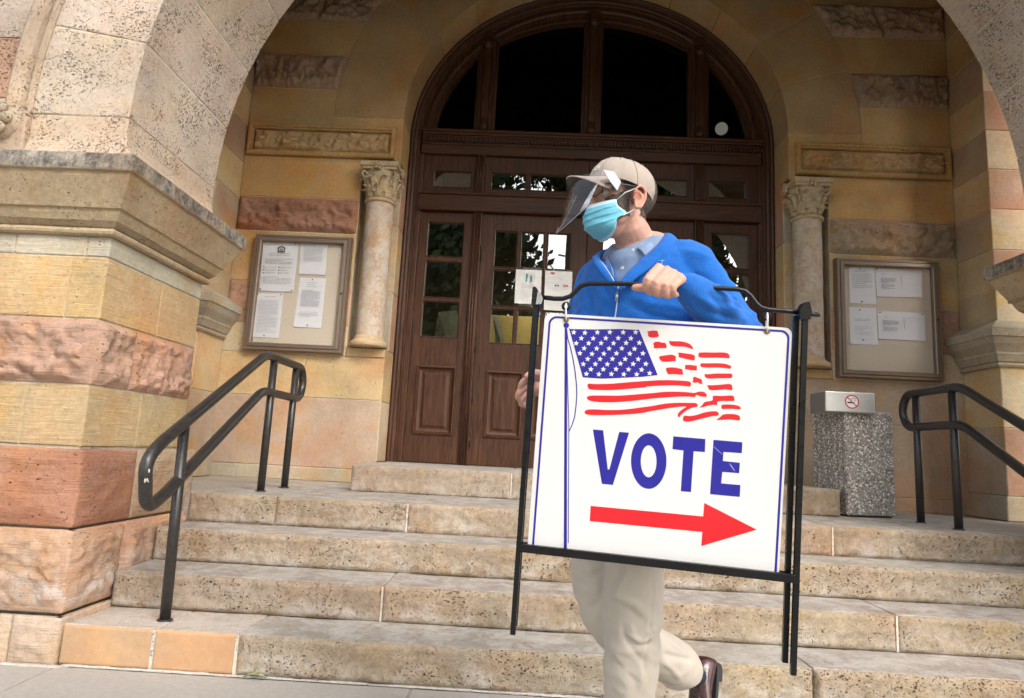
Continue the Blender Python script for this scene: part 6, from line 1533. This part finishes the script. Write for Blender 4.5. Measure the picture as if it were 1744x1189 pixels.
# ---- shoes
t = NT("burgundy leather"); v = t.coord(); n1 = t.noise(v, 12, 5, .6); t.pbsdf(Base_Color=t.mix(t.mr(n1, .35, .65, 0, 1), (.018, .008, .009), (.075, .022, .025)), Roughness=t.mr(n1, .3, .7, .16, .32), Specular_IOR_Level=.6, Coat_Weight=.3, Normal=t.bump(t.noise(v, 60, 3), .25, .003)); M_lea = t.m
M_sole = simple_mat("black rubber sole", (.02, .021, .023), .6)
M_sock = simple_mat("navy sock", (.012, .014, .03), .9)
def shoe(ank, toe_dir, up_dir, side):
    f = toe_dir.normalized(); u = (up_dir-f*up_dir.dot(f)).normalized(); l = u.cross(f)
    def Q(x, y, z): return ank+f*x+l*(y*side)+u*(z-.085)
    sec = [(-.075, .026, .0, .055), (-.070, .032, .0, .070), (-.055, .036, .0, .082), (-.03, .037, .0, .088), (0, .038, .0, .088), (.03, .040, .0, .080), (.06, .044, .0, .066), (.10, .049, .0, .056), (.14, .050, .0, .049), (.17, .044, .0, .043), (.19, .032, .0, .036), (.20, .016, .0, .028)]
    mb = MB(); V = []; F = []; n = 24
    for x, w, z0, h in sec:
        for i in range(n):
            a = 2*math.pi*i/n; ca, sa = math.cos(a), math.sin(a)
            z = z0+.020+(h-.012)*.5*(1+sa) if sa > 0 else z0+.020+(h-.012)*.5*(1+sa*1.0)
            V.append(Q(x, w*math.copysign(abs(ca)**.75, ca)*(1-.15*max(0, sa)), z))
    for j in range(len(sec)-1):
        for i in range(n): F.append((j*n+i, j*n+(i+1) % n, (j+1)*n+(i+1) % n, (j+1)*n+i))
    F += [tuple(range(n-1, -1, -1)), tuple((len(sec)-1)*n+i for i in range(n))]
    mb.add(V, F, (.5, .5, .5), True)
    for x0 in (.015, .03, .045, .06): mb.tube([Q(x0, -.02, .086-(x0)*.28), Q(x0+.004, 0, .094-(x0)*.30), Q(x0, .02, .086-(x0)*.28)], .0022, 6)
    mb.tube([Q(-.072, -.02, .060), Q(-.03, -.036, .070), Q(.02, -.035, .066), Q(.045, -.038, .045)], .0012, 5); mb.tube([Q(-.072, .02, .060), Q(-.03, .036, .070), Q(.02, .035, .066), Q(.045, .038, .045)], .0012, 5)
    sh = mb.obj("shoe", M_lea, man)
    so_ = MB(); out = []
    for k in range(40):
        a = 2*math.pi*k/40; x = .064+.142*math.cos(a); w = (.036+.014*max(0, min(1, (x+.02)/.14)))*abs(math.sin(a))**.6*math.copysign(1, math.sin(a)); out.append((x, w))
    nn = len(out); so_.add([Q(x, w, .022) for x, w in out]+[Q(x, w, .010) for x, w in out], [tuple(range(nn)), tuple(range(2*nn-1, nn-1, -1))]+[(i, nn+i, nn+(i+1) % nn, (i+1) % nn) for i in range(nn)])
    hh = [(x, w) for x, w in out if x < -.005]; hh.sort(key=lambda p: math.atan2(p[1], p[0]+.03)); nn = len(hh)
    so_.add([Q(x, w, .012) for x, w in hh]+[Q(x, w*.96, -.008) for x, w in hh], [tuple(range(nn)), tuple(range(2*nn-1, nn-1, -1))]+[(i, nn+i, nn+(i+1) % nn, (i+1) % nn) for i in range(nn)])
    so_.obj("sole", M_sole, sh)
    sk = MB(); chain(sk, [ank+u*.10-f*.0, ank+u*.03-f*.005, ank-u*.01], [.040, .037, .034], 16); sk.obj("sock", M_sock, man)
shoe(Vector((AL.x, AL.y, .093)), FW, UP, 1)
toeR = Vector((0.0830, -3.1780, 0.0870)); ankR = Vector((0.1460, -3.0980, 0.2710))
shoe(ankR, toeR-ankR, Vector((-.62, -.35, .55)), -1)

# ---------------------------------------------------------------- street trees reflected in the door glass
t = NT("foliage"); at = t.n("Attribute", attribute_name="col"); t.pbsdf(Base_Color=at.outputs["Color"], Roughness=.6); M_leaf = t.m
M_bark = simple_mat("bark", (.10, .075, .055), .9, var=.2, bumps=.6, bscale=30)
def street_tree(x, y, h, r, label, seed, dens):
    rr = random.Random(seed); th = thing("street_tree", (x, y, 0), label, "tree", "street trees across the pavement")
    mb = MB(); P = [Vector((x, y, -.1)), Vector((x+.1, y, h*.2)), Vector((x-.1, y+.1, h*.45)), Vector((x, y, h*.8))]; mb.tube(P, [.32, .25, .2, .07], 12)
    tips_ = []
    for k in range(26):
        a = rr.uniform(0, 6.28); z0 = rr.uniform(.25 if h < 20 else .52, .7)*h; L = r*rr.uniform(.5, .95); q0 = Vector((x, y, z0)); q2 = q0+Vector((math.cos(a)*L, math.sin(a)*L, rr.uniform(.1, .45)*h*.6)); q1 = q0.lerp(q2, .5)+Vector((0, 0, .3)); mb.tube([q0, q1, q2], [.09, .05, .02], 6); tips_ += [q1, q2, q1.lerp(q2, .5)]
    mb.obj("trunk", M_bark, th)
    mb = MB()
    for k in range(dens):
        c = rr.choice(tips_)+Vector((rr.gauss(0, .55), rr.gauss(0, .55), rr.gauss(0, .5))); n = Vector((rr.gauss(0, 1), rr.gauss(0, 1), rr.gauss(0, 1)+.4)).normalized(); u = n.orthogonal().normalized()*rr.uniform(.17, .30); w = n.cross(u)*.6; g = rr.uniform(.6, 1.3)
        mb.add([c-u, c+w, c+u, c-w], [(0, 1, 2, 3)], (.045*g, .075*g, .022*g))
    mb.obj("crown", M_leaf, th, fix=False)
street_tree(-5.8, -24, 15.5, 5.2, "leafy street tree mirrored in the left door panes", 4, 17000)
street_tree(9.2, -24, 16, 5.6, "leafy street tree mirrored in the right door panes", 9, 24000)
street_tree(1.5, -31, 27, 7.5, "tallest street tree, added farther back to dim the transom reflections", 12, 20000)  # unseen tree, added so the transom panes mirror foliage instead of sky
street_tree(1.2, -26, 8.4, 4.4, "low leafy street tree, added to darken the lower pane reflections", 31, 14000)  # unseen, added to fill the bright gap mirrored in the lower panes
street_tree(10.5, -33, 26, 7.5, "tall broad street tree at the far right, added to dim the transom reflections", 21, 20000)  # unseen, added to close the remaining sky gap in the transom reflection
